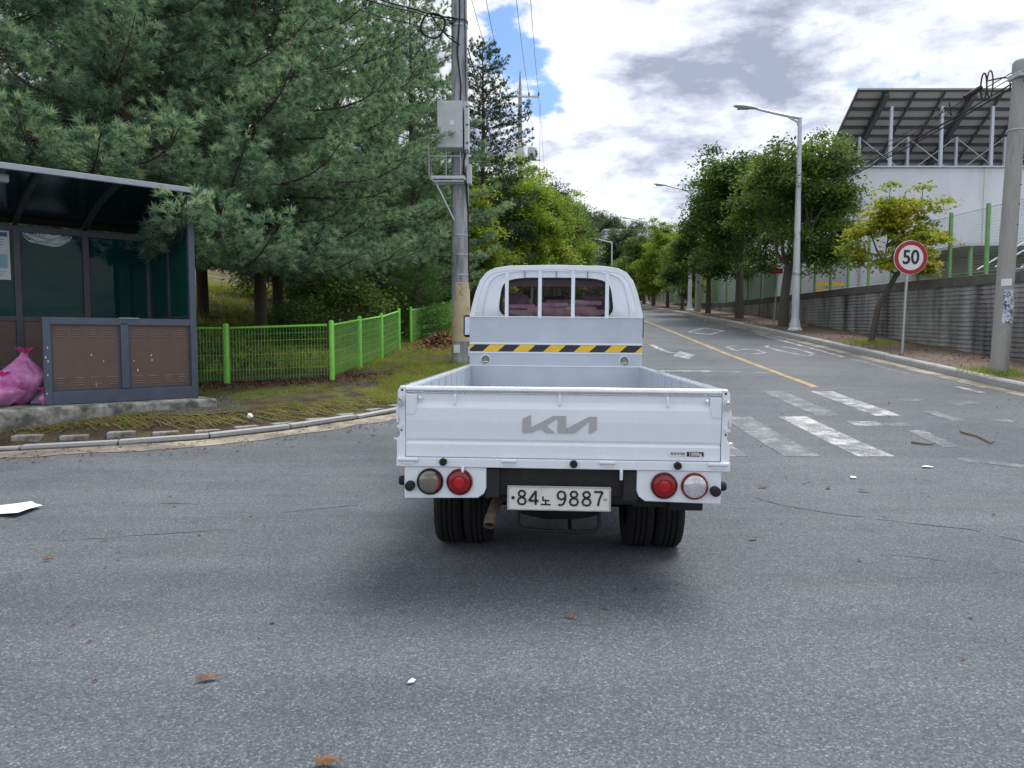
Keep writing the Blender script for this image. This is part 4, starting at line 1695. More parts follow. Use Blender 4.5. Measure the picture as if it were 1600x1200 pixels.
NB = 96
C_ = (0, 1.72)
outer = ray_ring(ring, NB, C_)
win = ray_ring(supel(.555, .203, 1.735, 160), NB, C_)
rub = ray_ring(supel(.525, .180, 1.735, 160), NB, C_)
em1 = ray_ring(supel(.70, .30, 1.68, 160, .5), NB, C_)
em1 = [(max(min(p[0], o_[0] * .92), -abs(o_[0]) * .92 if o_[0] < 0 else p[0]), p[1]) if abs(p[0]) > abs(o_[0]) * .92 else p for p, o_ in zip(em1, outer)]


def frac(a, b_, f):
    return [(p[0] + (q[0] - p[0]) * f, p[1] + (q[1] - p[1]) * f) for p, q in zip(a, b_)]


mb = MB()
layers = [(outer, CY), (frac(outer, win, .30), CY - .012), (frac(outer, win, .36), CY + .006), (frac(outer, win, .90), CY + .004), (win, CY - .004), (win, CY + .03)]
for lay, y_ in layers:
    mb.v += [(p[0], y_, p[1]) for p in lay]
for i in range(len(layers) - 1):
    for k in range(NB):
        mb.f.append((i * NB + k, i * NB + (k + 1) % NB, (i + 1) * NB + (k + 1) % NB, (i + 1) * NB + k))
        mb.m.append(0)
obj('rear_wall', mb, WP, cabo, smooth=True)
mb = MB()
for lay, y_ in ((win, CY - .006), (frac(win, rub, .4), CY - .014), (rub, CY - .006), (rub, CY + .012)):
    mb.v += [(p[0], y_, p[1]) for p in lay]
for i in range(3):
    for k in range(NB):
        mb.f.append((i * NB + k, i * NB + (k + 1) % NB, (i + 1) * NB + (k + 1) % NB, (i + 1) * NB + k))
        mb.m.append(0)
obj('window_seal', mb, M['black_rubber'], cabo, smooth=True)
gw = ray_ring(supel(.535, .190, 1.735, 160), NB, C_)
obj('rear_window', MB().prism(gw, 'y', CY + .004, CY + .008), M['glass_car'], cabo)
# inside of the cab
obj('rear_seat', MB().box((0, CY + .30, 1.36), (1.45, .22, .36)), M['seat_cloth'], cabo, bevel=.05)
for x in (-.40, .42):
    obj('headrest', MB().box((x, CY + .34, 1.69), (.25, .10, .20)), M['seat_cloth'], cabo, bevel=.045, seg=3)
    obj('seat_back', MB().box((x, CY + .38, 1.32), (.48, .14, .62)), M['seat_cloth'], cabo, bevel=.05)
rr = random.Random(4)
for i in range(7):
    x = -.48 + i * .155
    obj('folded_cloth', MB().box((x, CY + .10 + rr.uniform(-.02, .02), 1.59 + rr.uniform(-.02, .03)), (.24, .09, .10), rr.uniform(-.2, .2)), M['pink_cloth'], cabo, bevel=.03, seg=3)
obj('parcel', MB().box((.02, CY + .20, 1.705), (.26, .10, .05), .12), M['seat_cloth'], cabo, bevel=.02)
for i in range(3):
    obj('folded_cloth', MB().box((-.35 + .33 * i, CY + .12, 1.655 + .02 * i), (.30, .10, .045), .1 * (i - 1)), M['pink_cloth'], cabo, bevel=.02, seg=3)
obj('headlining', MB().box((0, CY + .7, 1.955), (1.1, 1.2, .02)), M['trim_pink'], cabo)
obj('dashboard', MB().box((0, CY + 1.75, 1.28), (1.5, .35, .22)), M['seat_cloth'], cabo, bevel=.04)
sw = [(-.42 + .19 * math.cos(t), CY + 1.42 - .06 * math.sin(t), 1.40 + .17 * math.sin(t)) for t in [2 * PI * k / 24 for k in range(25)]]
obj('steering_wheel', MB().tube(sw, .014, 8), M['black_rubber'], cabo)
obj('rear_mirror', MB().box((0, CY + 1.30, 1.80), (.24, .03, .07)), M['black_rubber'], cabo, bevel=.01)
# door mirrors
for s, yo in ((-1, 1.45), (1, 1.45)):
    cx = s * 1.012
    cx = s * (1.012 if s < 0 else .985)
    mm = obj('door_mirror', MB().box((cx, CY + yo + .03, 1.48), (.155, .07, .27), s * -.1), M['black_rubber'], tk, bevel=.035, seg=4)
    obj('mirror_glass', MB().box((cx - .0 * s, CY + yo - .008, 1.48), (.115, .006, .215), s * -.1), M['mirror'], mm, bevel=.002)
    obj('mirror_arm', MB().tube([(s * .80, CY + yo + .1, 1.42), (cx, CY + yo + .05, 1.42)], .015, 8), M['black_rubber'], mm)
obj('side_vent', MB().box((-.85, CY + .05, 1.20), (.05, .06, .10)), WP, tk, bevel=.01)
obj('front_bumper', MB().box((0, CY + 2.2, .50), (1.62, .12, .22)), M['frame_dark'], tk, bevel=.03)
# ------------------------------------------------------------------ bus shelter
SA = math.radians(42)
SO = Vector((-4.44, 10.2, .505))
sh = thing('bus_shelter', 'dark green glass bus shelter with brown lower panels and curved roof', 'bus shelter', SO, SA)
FG, FD = M['frame_grey'], M['frame_dark']
Wd, Dp, Hf, Hb, Hm = 4.4, 2.0, 2.85, 2.44, 1.10
obj('concrete_base', MB().box((-Wd / 2 - .1, Dp / 2 - .10, -.15), (Wd + .5, Dp + .45, .296)), M['plinth'], sh, bevel=.03)
# floor strip in front of the base (raised step)
for x, y, h in ((-.04, .03, Hf), (-.04, Dp, Hb), (-Wd, Dp, Hb), (-Wd, .03, Hf)):
    obj('post', MB().box((x, y, h / 2), (.085, .085, h)), FG, sh, bevel=.006)
obj('mullion', MB().box((-.04, 1.0, 1.25), (.05, .05, 2.4)), FD, sh, bevel=.004)
obj('post', MB().box((-1.80, .03, Hm / 2), (.085, .085, Hm)), FG, sh, bevel=.006)
# front low wall
obj('top_rail', MB().box((-.92, .03, Hm - .045), (1.675, .075, .09)), FG, sh, bevel=.005)
obj('bottom_rail', MB().box((-.92, .028, .085), (1.675, .085, .165)), FG, sh, bevel=.005)
obj('mullion', MB().box((-.92, .03, .61), (.095, .075, .87)), FG, sh, bevel=.005)
obj('rail_label', MB().box((-.86, .0, Hm + .003), (.24, .05, .006)), M['poster'], sh)
slit_off = []
for cx in (-1.3625, -.4775):
    pn = obj('brown_panel', MB().box((cx, .045, .61), (.785, .03, .868)), M['brown_panel'], sh)
    fr = MB()
    for (a, c_, w_, h_) in ((cx, 1.03, .785, .02), (cx, .18, .785, .02)):
        fr.box((a, .024, c_), (w_, .012, h_))
    for a in (cx - .3825, cx + .3825):
        fr.box((a, .024, .605), (.02, .0115, .828))
    obj('panel_frame', fr, FD, pn)
    lv = MB()
    for zc in (.90, .285):
        for k in range(4):
            for q in range(4):
                lv.box((cx - .285 + k * .19, .026, zc + (q - 1.5) * .030), (.115, .012, .012), 0, 0, .5)
    lo = obj('louvre_slits', lv, M['aluminium'] if False else pm('louvre_lip_%d' % int(-cx * 100), (.23, .18, .165), .4), pn)
    lo['kind'] = 'stuff'
    rr = random.Random(int(-cx * 100))
    for k in range(4):
        obj('scuff', MB().box((cx + rr.uniform(-.36, .36), .0285, rr.uniform(.2, 1.0)), (.012, .003, rr.uniform(.012, .03))), M['sign_white'], pn)
for z in (.15, .55, .60, .72, .38):
    obj('scuff', MB().box((-1.80 + R0.uniform(-.02, .02), -.0135, z), (.010, .003, R0.uniform(.015, .05))), M['sign_white'], sh)
# back wall: four bays
obj('top_beam', MB().box((-Wd / 2, Dp, Hb - .03), (Wd - .1, .08, .09)), FD, sh, bevel=.005)
obj('middle_rail', MB().box((-Wd / 2, Dp, 1.12), (Wd - .1, .07, .075)), FD, sh, bevel=.005)
obj('bottom_rail', MB().box((-Wd / 2, Dp, .06), (Wd - .1, .07, .11)), FD, sh, bevel=.005)
bays = [-.04, -.93, -1.80, -2.68, -3.55, -Wd]
for x in bays[1:-1]:
    obj('mullion', MB().box((x, Dp - .004, 1.25), (.085, .085, 2.4)), FD, sh, bevel=.005)
for a, c_ in zip(bays, bays[1:]):
    cx, wd = (a + c_) / 2, abs(a - c_) - .09
    obj('glass_pane', MB().box((cx, Dp + .005, 1.785), (wd, .012, 1.26)), M['glass_green'], sh)
    obj('brown_panel', MB().box((cx, Dp - .005, .60), (wd, .025, .97)), M['brown_panel'], sh)
# side walls
for x in (-.04, -Wd):
    for z in (1.12, .06):
        obj('side_rail', MB().box((x, Dp / 2, z), (.06, Dp - .1, .075)), FD, sh, bevel=.004)
    obj('side_beam', MB().box((x, Dp / 2, Hb - .03), (.06, Dp - .1, .08)), FD, sh, bevel=.004)
    for yc, wd in ((.515, .90), (1.49, .90)):
        obj('glass_pane', MB().box((x, yc, 1.785), (.012, wd, 1.25)), M['glass_green'], sh)
        obj('brown_panel', MB().box((x, yc, .60), (.025, wd, .97)), M['brown_panel'], sh)


def arc(y):
    """height of the curved roof between the back beam and the front edge"""
    t = min(1, max(0, (Dp + .12 - y) / (Dp + .12 + .10)))
    return Hb + .03 + (Hf - Hb - .03) * math.sin(t * PI / 2)


ysr = [-.10 + (Dp + .22) * k / 12 for k in range(13)]
mb = MB()
for x in (-Wd - .15, .12):
    for dz in (0, .014):
        mb.v += [(x, y_, arc(y_) + dz + .03) for y_ in ysr]
n = len(ysr)
for i in range(n - 1):
    mb.f += [(i, i + 1, 2 * n + i + 1, 2 * n + i), (n + i, 3 * n + i, 3 * n + i + 1, n + i + 1), (i, n + i, n + i + 1, i + 1), (2 * n + i, 2 * n + i + 1, 3 * n + i + 1, 3 * n + i)]
    mb.m += [0] * 4
mb.f += [(0, 2 * n, 3 * n, n), (n - 1, 2 * n - 1, 4 * n - 1, 3 * n - 1)]
mb.m += [0, 0]
obj('roof_sheet', mb, M['glass_roof'], sh, smooth=True)
for x in (-.04, -.93, -1.80, -2.68, -3.55, -Wd):
    mr2 = MB()
    for i in range(n):
        z = arc(ysr[i])
        mr2.v += [(x - .03, ysr[i], z - .03), (x + .03, ysr[i], z - .03), (x + .03, ysr[i], z + .028), (x - .03, ysr[i], z + .028)]
        if i:
            q = 4 * i
            for k in range(4):
                mr2.f.append((q - 4 + k, q - 4 + (k + 1) % 4, q + (k + 1) % 4, q + k))
                mr2.m.append(0)
    mr2.f += [(0, 1, 2, 3), (4 * n - 1, 4 * n - 2, 4 * n - 3, 4 * n - 4)]
    mr2.m += [0, 0]
    obj('roof_rib', mr2, FD, sh)
obj('roof_edge', MB().box((-Wd / 2 - .015, -.125, Hf + .012), (Wd + .30, .045, .075)), M['roof_edge'], sh, bevel=.008)
obj('ceiling_lamp', MB().box((-2.62, .55, Hf - .14), (.30, .16, .08)), M['frame_grey'], sh, bevel=.01)
obj('camera_housing', MB().box((-2.15, .25, Hf - .07), (.12, .12, .09)), M['box_grey'], sh, bevel=.01)
obj('bench_seat', MB().box((-2.6, Dp - .32, .44), (2.6, .38, .05)), M['brown_panel'], sh, bevel=.01)
for x in (-1.5, -3.7):
    obj('bench_leg', MB().box((x, Dp - .32, .21), (.06, .32, .42)), FD, sh)
# notice poster taped on the glass
po = thing('poster', 'white notice poster with blue heading taped inside the shelter glass', 'poster', SO, SA)
pc = -2.06
obj('sheet', MB().box((pc, Dp - .012, 2.02), (.36, .004, .70)), M['poster'], po)
obj('heading', MB().box((pc, Dp - .015, 2.31), (.31, .002, .06)), M['poster_blue'], po)
obj('chart_block', MB().box((pc, Dp - .015, 1.93), (.30, .002, .20)), M['poster_cyan'], po)
ln = MB()
for k in range(3):
    ln.box((pc - .02, Dp - .015, 2.235 - k * .035), (.26 - .04 * (k % 2), .002, .010))
for k in range(3):
    ln.box((pc, Dp - .0165, 1.99 - k * .055), (.28, .002, .006))
for k in range(3):
    ln.box((pc - .01, Dp - .015, 1.79 - k * .03), (.28 - .05 * k, .002, .008))
for k in range(2):
    ln.box((pc - .08 + .14 * k, Dp - .0165, 1.93), (.005, .002, .19))
obj('printed_lines', ln, M['poster_grey'], po)
# reflection of cloud and boughs painted on the middle pane as curved strokes
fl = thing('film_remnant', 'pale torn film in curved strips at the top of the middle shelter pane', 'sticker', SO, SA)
fr_ = random.Random(12)
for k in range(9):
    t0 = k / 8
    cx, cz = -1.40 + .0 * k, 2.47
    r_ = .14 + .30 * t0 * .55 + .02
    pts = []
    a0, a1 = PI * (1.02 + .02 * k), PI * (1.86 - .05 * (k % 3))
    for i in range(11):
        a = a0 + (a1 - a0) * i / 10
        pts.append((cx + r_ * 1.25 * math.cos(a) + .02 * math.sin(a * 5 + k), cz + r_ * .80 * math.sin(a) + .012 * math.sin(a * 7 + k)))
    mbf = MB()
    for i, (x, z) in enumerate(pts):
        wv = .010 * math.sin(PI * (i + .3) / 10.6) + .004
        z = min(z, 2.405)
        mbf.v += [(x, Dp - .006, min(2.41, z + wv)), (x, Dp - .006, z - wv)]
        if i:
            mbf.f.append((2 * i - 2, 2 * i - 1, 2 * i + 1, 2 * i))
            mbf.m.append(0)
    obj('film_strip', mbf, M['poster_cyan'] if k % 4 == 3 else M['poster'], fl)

# ------------------------------------------------------------------ rubbish bags on the shelter floor
NOI = [(R0.uniform(.5, 1), R0.uniform(0, 6), R0.uniform(2, 7), R0.uniform(2, 7)) for _ in range(9)]


def bag(label, c, r, h, lean, seed, neck=True):
    rr = random.Random(seed)
    ph = [rr.uniform(0, 6.3) for _ in range(12)]
    t = thing('rubbish_bag', label, 'rubbish bag', c, rr.uniform(0, 6), 'pink rubbish bags in the shelter')
    mb = MB()
    nu, nv = 40, 22
    for j in range(nv + 1):
        s = j / nv
        prof = (math.sin(min(1, s * 1.35 + .10) * PI / 2) ** .8) * (1 - .92 * sstep(.42, 1.0, s)) + .02
        for i in range(nu):
            a = 2 * PI * i / nu
            w_ = 1 + .08 * math.sin(3 * a + ph[0] + 3 * s) + .05 * math.sin(5 * a + ph[1] - 5 * s) + .035 * math.sin(9 * a + ph[2] + 8 * s) * (0.4 + s) + .03 * math.sin(14 * a + ph[3]) * s * 1.6
            rad = r * prof * w_
            mb.v.append((rad * math.cos(a) + lean[0] * s * s, rad * math.sin(a) * .85 + lean[1] * s * s, h * s * (1 + .03 * math.sin(2 * a + ph[4]))))
    for j in range(nv):
        for i in range(nu):
            mb.f.append((j * nu + i, j * nu + (i + 1) % nu, (j + 1) * nu + (i + 1) % nu, (j + 1) * nu + i))
            mb.m.append(0)
    mb.f.append(tuple(range(nu))[::-1])
    mb.m.append(0)
    obj('bag_body', mb, M['bag_pink'], t, smooth=True)
    if neck:
        mk = MB()
        for k in range(9):
            a = 2 * PI * k / 9 + rr.uniform(-.2, .2)
            L_ = rr.uniform(.06, .11)
            p0 = Vector((lean[0], lean[1], h * .98))
            mk.add([p0 + Vector((.012 * math.cos(a), .012 * math.sin(a), -.01)), p0 + Vector((L_ * math.cos(a - .35), L_ * math.sin(a - .35), L_ * .55)), p0 + Vector((L_ * 1.15 * math.cos(a), L_ * 1.15 * math.sin(a), L_ * .85)), p0 + Vector((L_ * math.cos(a + .35), L_ * math.sin(a + .35), L_ * .5))], [(0, 1, 2, 3)])
        obj('tied_neck', mk, M['bag_tie'], t)
    return t


M['bag_tie'] = pm('bag_neck_pink', (.70, .06, .30), .35, var=.3, scale=20)
FZ = SO.z


def onfloor(u, d):
    p = P(u, 600, d)
    return (p.x, p.y, FZ + .0)


bag('large tied pink rubbish bag leaning at the front of the shelter', onfloor(31, 9.15), .34, .66, (-.10, .04), 3)
bag('lower bulging pink rubbish bag cut by the left picture edge', onfloor(3, 8.9), .27, .38, (.0, .0), 8)
bag('small crumpled pink bag beside the brown shelter panel', onfloor(69, 9.05), .075, .17, (.01, .0), 11)
p = onfloor(66, 9.35)
bx = thing('carton', 'pale lavender box standing between the pink bags and brown panel', 'box', p, .5)
obj('box_body', MB().box((0, 0, .14), (.26, .16, .28)), pm('pale_carton', (.55, .56, .68), .7, var=.06), bx, bevel=.008)
obj('box_flap', MB().box((0, -.1, .285), (.25, .12, .006), 0, 0, .5), pm('pale_carton_flap', (.58, .59, .70), .7, var=.06), bx)

# ------------------------------------------------------------------ green mesh fences
def fence_run(name, label, posts, h, thick, last=True):
    """posts: list of (x, y); a rail-and-wire panel between neighbours"""
    o0 = posts[0]
    z0 = VG(*o0)
    f = thing(name, label, 'fence', (o0[0], o0[1], z0), group='green wire fences along the verge')
    for (x, y) in (posts if last else posts[:-1]):
        z = VG(x, y) - z0
        obj('post', MB().lathe([(thick, -.1), (thick, h + .03), (thick * .8, h + .055), (.004, h + .065)], 14, Matrix.Translation((x - o0[0], y - o0[1], z))), M['green_paint'], f, smooth=True)
    for (xa, ya), (xb, yb) in zip(posts, posts[1:]):
        L_ = math.hypot(xb - xa, yb - ya)
        tx, ty = (xb - xa) / L_, (yb - ya) / L_
        A = Vector((xa - o0[0], ya - o0[1], VG(xa, ya) - z0)) + Vector((tx, ty, 0)) * (thick + .01)
        B = Vector((xb - o0[0], yb - o0[1], VG(xb, yb) - z0)) - Vector((tx, ty, 0)) * (thick + .01)
        nrm = Vector((-ty, tx, 0))
        top = obj('top_rail', MB().tube([A + Vector((0, 0, h - .02)), B + Vector((0, 0, h - .02))], .020 if thick > .04 else .012, 6), M['green_paint'], f)
        for zf in (.10, .38, .62, .86):
            obj('cross_rail', MB().tube([A + Vector((0, 0, h * zf)) + nrm * .02, B + Vector((0, 0, h * zf)) + nrm * .02], .011, 5), M['green_dark'], f)
        wm = MB()
        nw = int(L_ / .055)
        for k in range(nw + 1):
            q = A + (B - A) * (k / nw)
            wm.tube([q + Vector((0, 0, .05)) - nrm * .004, q + Vector((0, 0, h * .5)) - nrm * .004, q + Vector((0, 0, h - .05)) - nrm * .004, q + Vector((0, 0, h - .01)) + nrm * .05], .0045, 3, cap=False)
        for zf in (.24, .50, .74):
            wm.tube([A + Vector((0, 0, h * zf)), B + Vector((0, 0, h * zf))], .0052, 4, cap=False)
        obj('wire_panel', wm, M['green_wire'], f)
    return f


fp = lambda u, v: hit(u, v, VG)
A1_, A2_ = fp(355, 600), fp(519, 593)
dx, dy = A2_[0] - A1_[0], A2_[1] - A1_[1]
A0_ = (A1_[0] - dx * .95, A1_[1] - dy * .95)
Am = (A1_[0] - dx * 1.9, A1_[1] - dy * 1.9)
fence_run('mesh_fence', 'green wire mesh fence facing the junction right of the bus shelter', [Am, A0_, A1_, (A2_[0] - .02, A2_[1] - .01)], .97, .048, False)
corner = [A2_]
d_ = 1.82
for i in range(3):
    y_ = A2_[1] + d_ * (i + 1)
    corner.append((A2_[0] + .058 * d_ * (i + 1), y_))
fence_run('mesh_fence', 'bright green wire mesh fence running uphill from the corner post', corner, .97, .046)
c2 = [(corner[-1][0] + .08, corner[-1][1] + 1.6 + 2.0 * i) for i in range(7)]
c2 = [(p_[0] + .05 * (i * 2.0), p_[1]) for i, p_ in enumerate(c2)]
fence_run('mesh_fence', 'farther green mesh fence beyond the gap towards the utility pole', c2, .92, .036)

# ------------------------------------------------------------------ utility pole beside the cab
q = hit(721, 575, VG)
UP = Vector((P(720, 575, 15.6).x, 15.6, 0))
UP.z = VG(UP.x, UP.y)
up_ = thing('utility_pole', 'tall weathered concrete utility pole with grey cabinet and yellow guard sheet', 'utility pole', UP)
PH = 13.6
obj('shaft', MB().lathe([(.195, -.2), (.19, 2), (.172, 6), (.15, 10), (.125, PH)], 24), M['pole_weathered'], up_, smooth=True)


def uz(v, d=15.3):
    return zv(v, d) - UP.z


def ux(u, d=15.4):
    return (u - 800) / FPX * d - UP.x


for v in (428, 396, 365, 33, 205):
    obj('steel_band', MB().lathe([(.193 if v > 300 else .18, -.012), (.199 if v > 300 else .184, -.012), (.199 if v > 300 else .184, .012), (.193 if v > 300 else .18, .012)], 24, Matrix.Translation((0, 0, uz(v))), cap=False), M['galv'], up_)
# yellow guard sheet: half shell
mb = MB()
za, zb_ = uz(534), uz(440)
for zz_ in (za, zb_ - .28, zb_ - .28, zb_):
    pass


def shell(z0, z1, a0, a1, r):
    m_ = MB()
    n_ = 14
    for z in (z0, z1):
        for rr_ in (r, r + .006):
            for i in range(n_ + 1):
                a = a0 + (a1 - a0) * i / n_
                m_.v.append((rr_ * math.cos(a), rr_ * math.sin(a), z))
    w_ = n_ + 1
    for i in range(n_):
        m_.f += [(w_ + i, w_ + i + 1, 3 * w_ + i + 1, 3 * w_ + i), (i, 2 * w_ + i, 2 * w_ + i + 1, i + 1), (i, i + 1, w_ + i + 1, w_ + i), (2 * w_ + i, 3 * w_ + i, 3 * w_ + i + 1, 2 * w_ + i + 1)]
        m_.m += [0] * 4
    m_.f += [(0, w_, 3 * w_, 2 * w_), (n_, 2 * w_ + n_, 3 * w_ + n_, w_ + n_)]
    m_.m += [0, 0]
    return m_


gsh = obj('guard_sheet', shell(uz(534), uz(466), PI * 1.12, PI * 2.02, .197), M['yellow_guard'], up_, smooth=True)
obj('guard_sheet', shell(uz(466), uz(440), PI * 1.35, PI * 2.0, .196), M['yellow_guard'], up_, smooth=True)
for k in range(3):
    a = PI * 1.22
    obj('guard_hole', MB().box((.205 * math.cos(a), .205 * math.sin(a), uz(478 + 17 * k)), (.014, .010, .035), .7), M['black_print'], gsh)
for k in range(6):
    a = PI * (1.52 + .02 * (k % 3))
    obj('stencil_mark', MB().box((.2025 * math.cos(a), .2025 * math.sin(a) , uz(444 + 3.5 * k)), (.07 - .02 * (k % 2), .004, .012), 0), M['frame_dark'], gsh)
obj('small_notice', MB().box((-.07, -.198, uz(545)), (.13, .01, .17)), M['sign_white'], up_)
# cabinet, side box, platform
cb_ = obj('cabinet', MB().box((ux(707), -.36, (uz(163) + uz(235)) / 2), (ux(728) - ux(690), .36, uz(163) - uz(235))), M['box_grey'], up_, bevel=.012)
obj('cabinet_side', MB().box((ux(731.5), -.33, (uz(164) + uz(238)) / 2), (.085, .40, uz(163) - uz(237))), M['box_grey'], cb_, bevel=.01)
obj('nameplate', MB().box((ux(710), -.543, uz(197)), (.085, .008, .105)), M['sign_white'], cb_, bevel=.02)
obj('cabinet_lock', MB().box((ux(725), -.545, uz(207)), (.03, .012, .06)), M['galv'], cb_)
for v in (172, 200, 228):
    obj('cabinet_hinge', MB().box((ux(733), -.535, uz(v)), (.05, .02, .03)), M['frame_dark'], cb_)
obj('side_box', MB().box((ux(734), -.16, (uz(257) + uz(285)) / 2), (.10, .22, uz(257) - uz(288))), M['box_grey'], up_, bevel=.012)
pf = obj('platform', MB().box((ux(703), -.42, uz(279)), (.70, .05, .06)).box((ux(703), -.02, uz(283)), (.70, .05, .06)).box((ux(677.5), -.22, uz(281)), (.04, .42, .05)).box((ux(728), -.22, uz(281)), (.04, .42, .05)), M['galv'], up_)
for k in range(4):
    obj('platform_slat', MB().box((ux(703), -.36 + .10 * k, uz(284)), (.64, .05, .03)), M['galv'], pf)
hr = MB()
zt_, zl_ = uz(213), uz(279)
x0_, x1_ = ux(674), ux(722)
for (x, y) in ((x0_, -.42), (x0_, -.02), (x1_ - .30, -.42), (x1_, -.42)):
    hr.tube([(x, y, zl_), (x, y, zt_ - (0 if x == x0_ else .0))], .011, 5)
for z in (zt_, uz(246)):
    hr.tube([(x0_, -.02, z), (x0_, -.42, z)] + ([(x1_, -.42, z)]), .011, 5)
obj('platform_railing', hr, M['galv'], pf)
obj('platform_strut', MB().tube([(x0_ + .12, -.3, uz(285)), (-.10, -.12, uz(345))], .024, 5).tube([(x0_ + .12, -.1, uz(285)), (-.10, -.05, uz(345))], .024, 5), M['galv'], pf)
# cables on the pole
obj('riser_cable', MB().tube([(.0, -.18, PH - 1), (.02, -.185, uz(20)), (-.03, -.19, uz(80)), (.04, -.19, uz(130)), (.03, -.25, uz(163))], .016, 6).tube([(.11, -.16, PH - 2), (.13, -.15, uz(50)), (.14, -.14, uz(120)), (.15, -.2, uz(165))], .012, 6), M['cable'], up_)
obj('riser_cable', MB().tube([(.13, -.2, uz(238)), (.10, -.25, uz(250)), (.09, -.24, uz(268)), (.15, -.16, uz(285)), (.175, -.08, uz(330)), (.18, -.07, uz(410)), (.185, -.05, uz(450))], .020, 6), M['cable'], up_)
obj('crossarm', MB().box((0, -.17, PH - .6), (2.4, .08, .08)), M['galv'], up_)
lp_c = P(676, 40, 15.2) - UP
loop = [(lp_c.x + .245 * math.cos(t) + .02 * math.sin(3 * t), lp_c.y, lp_c.z + .25 * math.sin(t)) for t in [2 * PI * k / 22 for k in range(23)]]
obj('cable_coil', MB().tube(loop, .021, 6).tube([(a + .02, b_ - .03, c_ - .012) for a, b_, c_ in loop], .014, 5), M['cable'], up_)
obj('cable_clamp', MB().lathe([(.165, uz(27)), (.185, uz(27)), (.185, uz(24)), (.165, uz(24))], 16, cap=False).box((-.15, -.12, uz(29)), (.10, .10, .06)), M['frame_dark'], up_)


def wire(pts, r, mat, sag=0.0, n=14, mb=None):
    mb = mb or MB()
    for a, b_ in zip(pts, pts[1:]):
        a, b_ = Vector(a), Vector(b_)
        mb.tube([a + (b_ - a) * (k / n) - Vector((0, 0, sag * 4 * (k / n) * (1 - k / n))) for k in range(n + 1)], r, 5)
    return mb


def wires(name, label, runs, mat, cat='cable', group=None):
    mb = MB()
    for pts, r, sag in runs:
        wire(pts, r, mat, sag, mb=mb)
    o = obj(name, mb, mat)
    tag(o, label, cat, group)
    return o


wires('telecom_cable', 'bundle of black cables with a loop running left from the near utility pole', [
    ([P(716, 28, 15.5), P(690, 25, 15.4), P(652, 15, 15.3), P(560, -12, 15)], .020, .02),
    ([P(716, 33, 15.5), P(693, 29, 15.4), P(650, 19, 15.2), P(560, -4, 15)], .014, .02),
    ([P(716, 60, 15.5), P(690, 48, 15.4), P(640, 36, 15.2), P(560, 14, 15)], .012, .03),
    ([P(732, 76, 15.6), P(706, 62, 15.3), P(688, 44, 15.2), P(672, 20, 15.2)], .016, .02),
    ([P(731, 34, 15.6), P(700, 26, 15.3)], .012, .0)], M['cable'])
wires('guy_wire', 'thin pale stay wire slanting down right of the near utility pole', [
    ([P(731, 75, 15.7), P(765, 205, 19), P(792, 290, 24)], .014, .0), ([P(731, 90, 15.7), P(760, 180, 18)], .010, .0)], M['grey_wire'], 'wire')

# far power pole
FPp = Vector((.5, 46, G(46)))
pp2 = thing('power_pole', 'far slim power pole with crossarm and grey transformers above the trees', 'utility pole', FPp)


def fz(v, d=45.9):
    return zv(v, d) - FPp.z


obj('shaft', MB().lathe([(.20, -.2), (.16, 6), (.125, fz(165)), (.09, fz(135)), (.03, fz(110))], 14), M['pole_concrete'], pp2, smooth=True)
obj('crossarm', MB().box((.02, -.12, fz(151)), (2.35, .09, .09)), M['galv'], pp2)
obj('crossarm', MB().box((.02, -.12, fz(163)), (1.5, .05, .05)), M['galv'], pp2)
for x in (-1.12, .55, 1.15):
    ins = obj('insulator', MB().lathe([(.03, 0), (.07, .05), (.04, .10), (.07, .15), (.04, .22), (.02, .3)], 10, Matrix.Translation((x, -.12, fz(151)))), M['frame_dark'], pp2, smooth=True)
for x, z in ((-.72, fz(166)), (.40, fz(166)), (.42, fz(181))):
    obj('cutout_switch', MB().tube([(x, -.2, z + .2), (x + .16, -.3, z - .15), (x + .02, -.3, z - .4)], .04, 6).box((x + .1, -.25, z + .15), (.22, .1, .06)), M['frame_dark'], pp2)
for x, y in ((-.02, -.35), (.75, -.2)):
    obj('transformer', MB().lathe([(.26, fz(250)), (.28, fz(247)), (.28, fz(233)), (.24, fz(231)), (.08, fz(229)), (.05, fz(224))], 18, Matrix.Translation((x, y, 0))), M['box_grey'], pp2, smooth=True)
obj('crossarm', MB().box((.75, -.05, fz(250)), (1.1, .07, .07)), M['galv'], pp2)
p3 = P(833, 268, 60)
pp3 = thing('power_pole', 'smaller farther power pole tip with a short crossarm behind the transformers', 'utility pole', (p3.x, p3.y, G(60)))
z3 = p3.z - G(60)
obj('shaft', MB().lathe([(.17, -.2), (.12, z3), (.10, z3 + .3)], 12), M['pole_concrete'], pp3, smooth=True)
obj('crossarm', MB().box((.1, -.1, z3 + .15), (1.7, .08, .08)), M['galv'], pp3)
for x in (-.6, .1, .9):
    obj('insulator', MB().lathe([(.04, 0), (.06, .06), (.03, .2)], 8, Matrix.Translation((x, -.1, z3 + .18))), M['frame_dark'], pp3)
runs = []
for x, xa, hz_ in ((-1.10, -1.12, 151), (-.45, -.62, 163), (.62, .55, 150), (1.12, 1.15, 150)):
    top = Vector((UP.x + x, UP.y - .17, UP.z + PH - .45))
    runs.append(([top, Vector((FPp.x + xa, FPp.y - .12, FPp.z + fz(hz_) + .2))], .011, .9))
wires('power_line', 'four thin overhead power lines from the near pole to the far pole', runs, M['grey_wire'], 'power line')
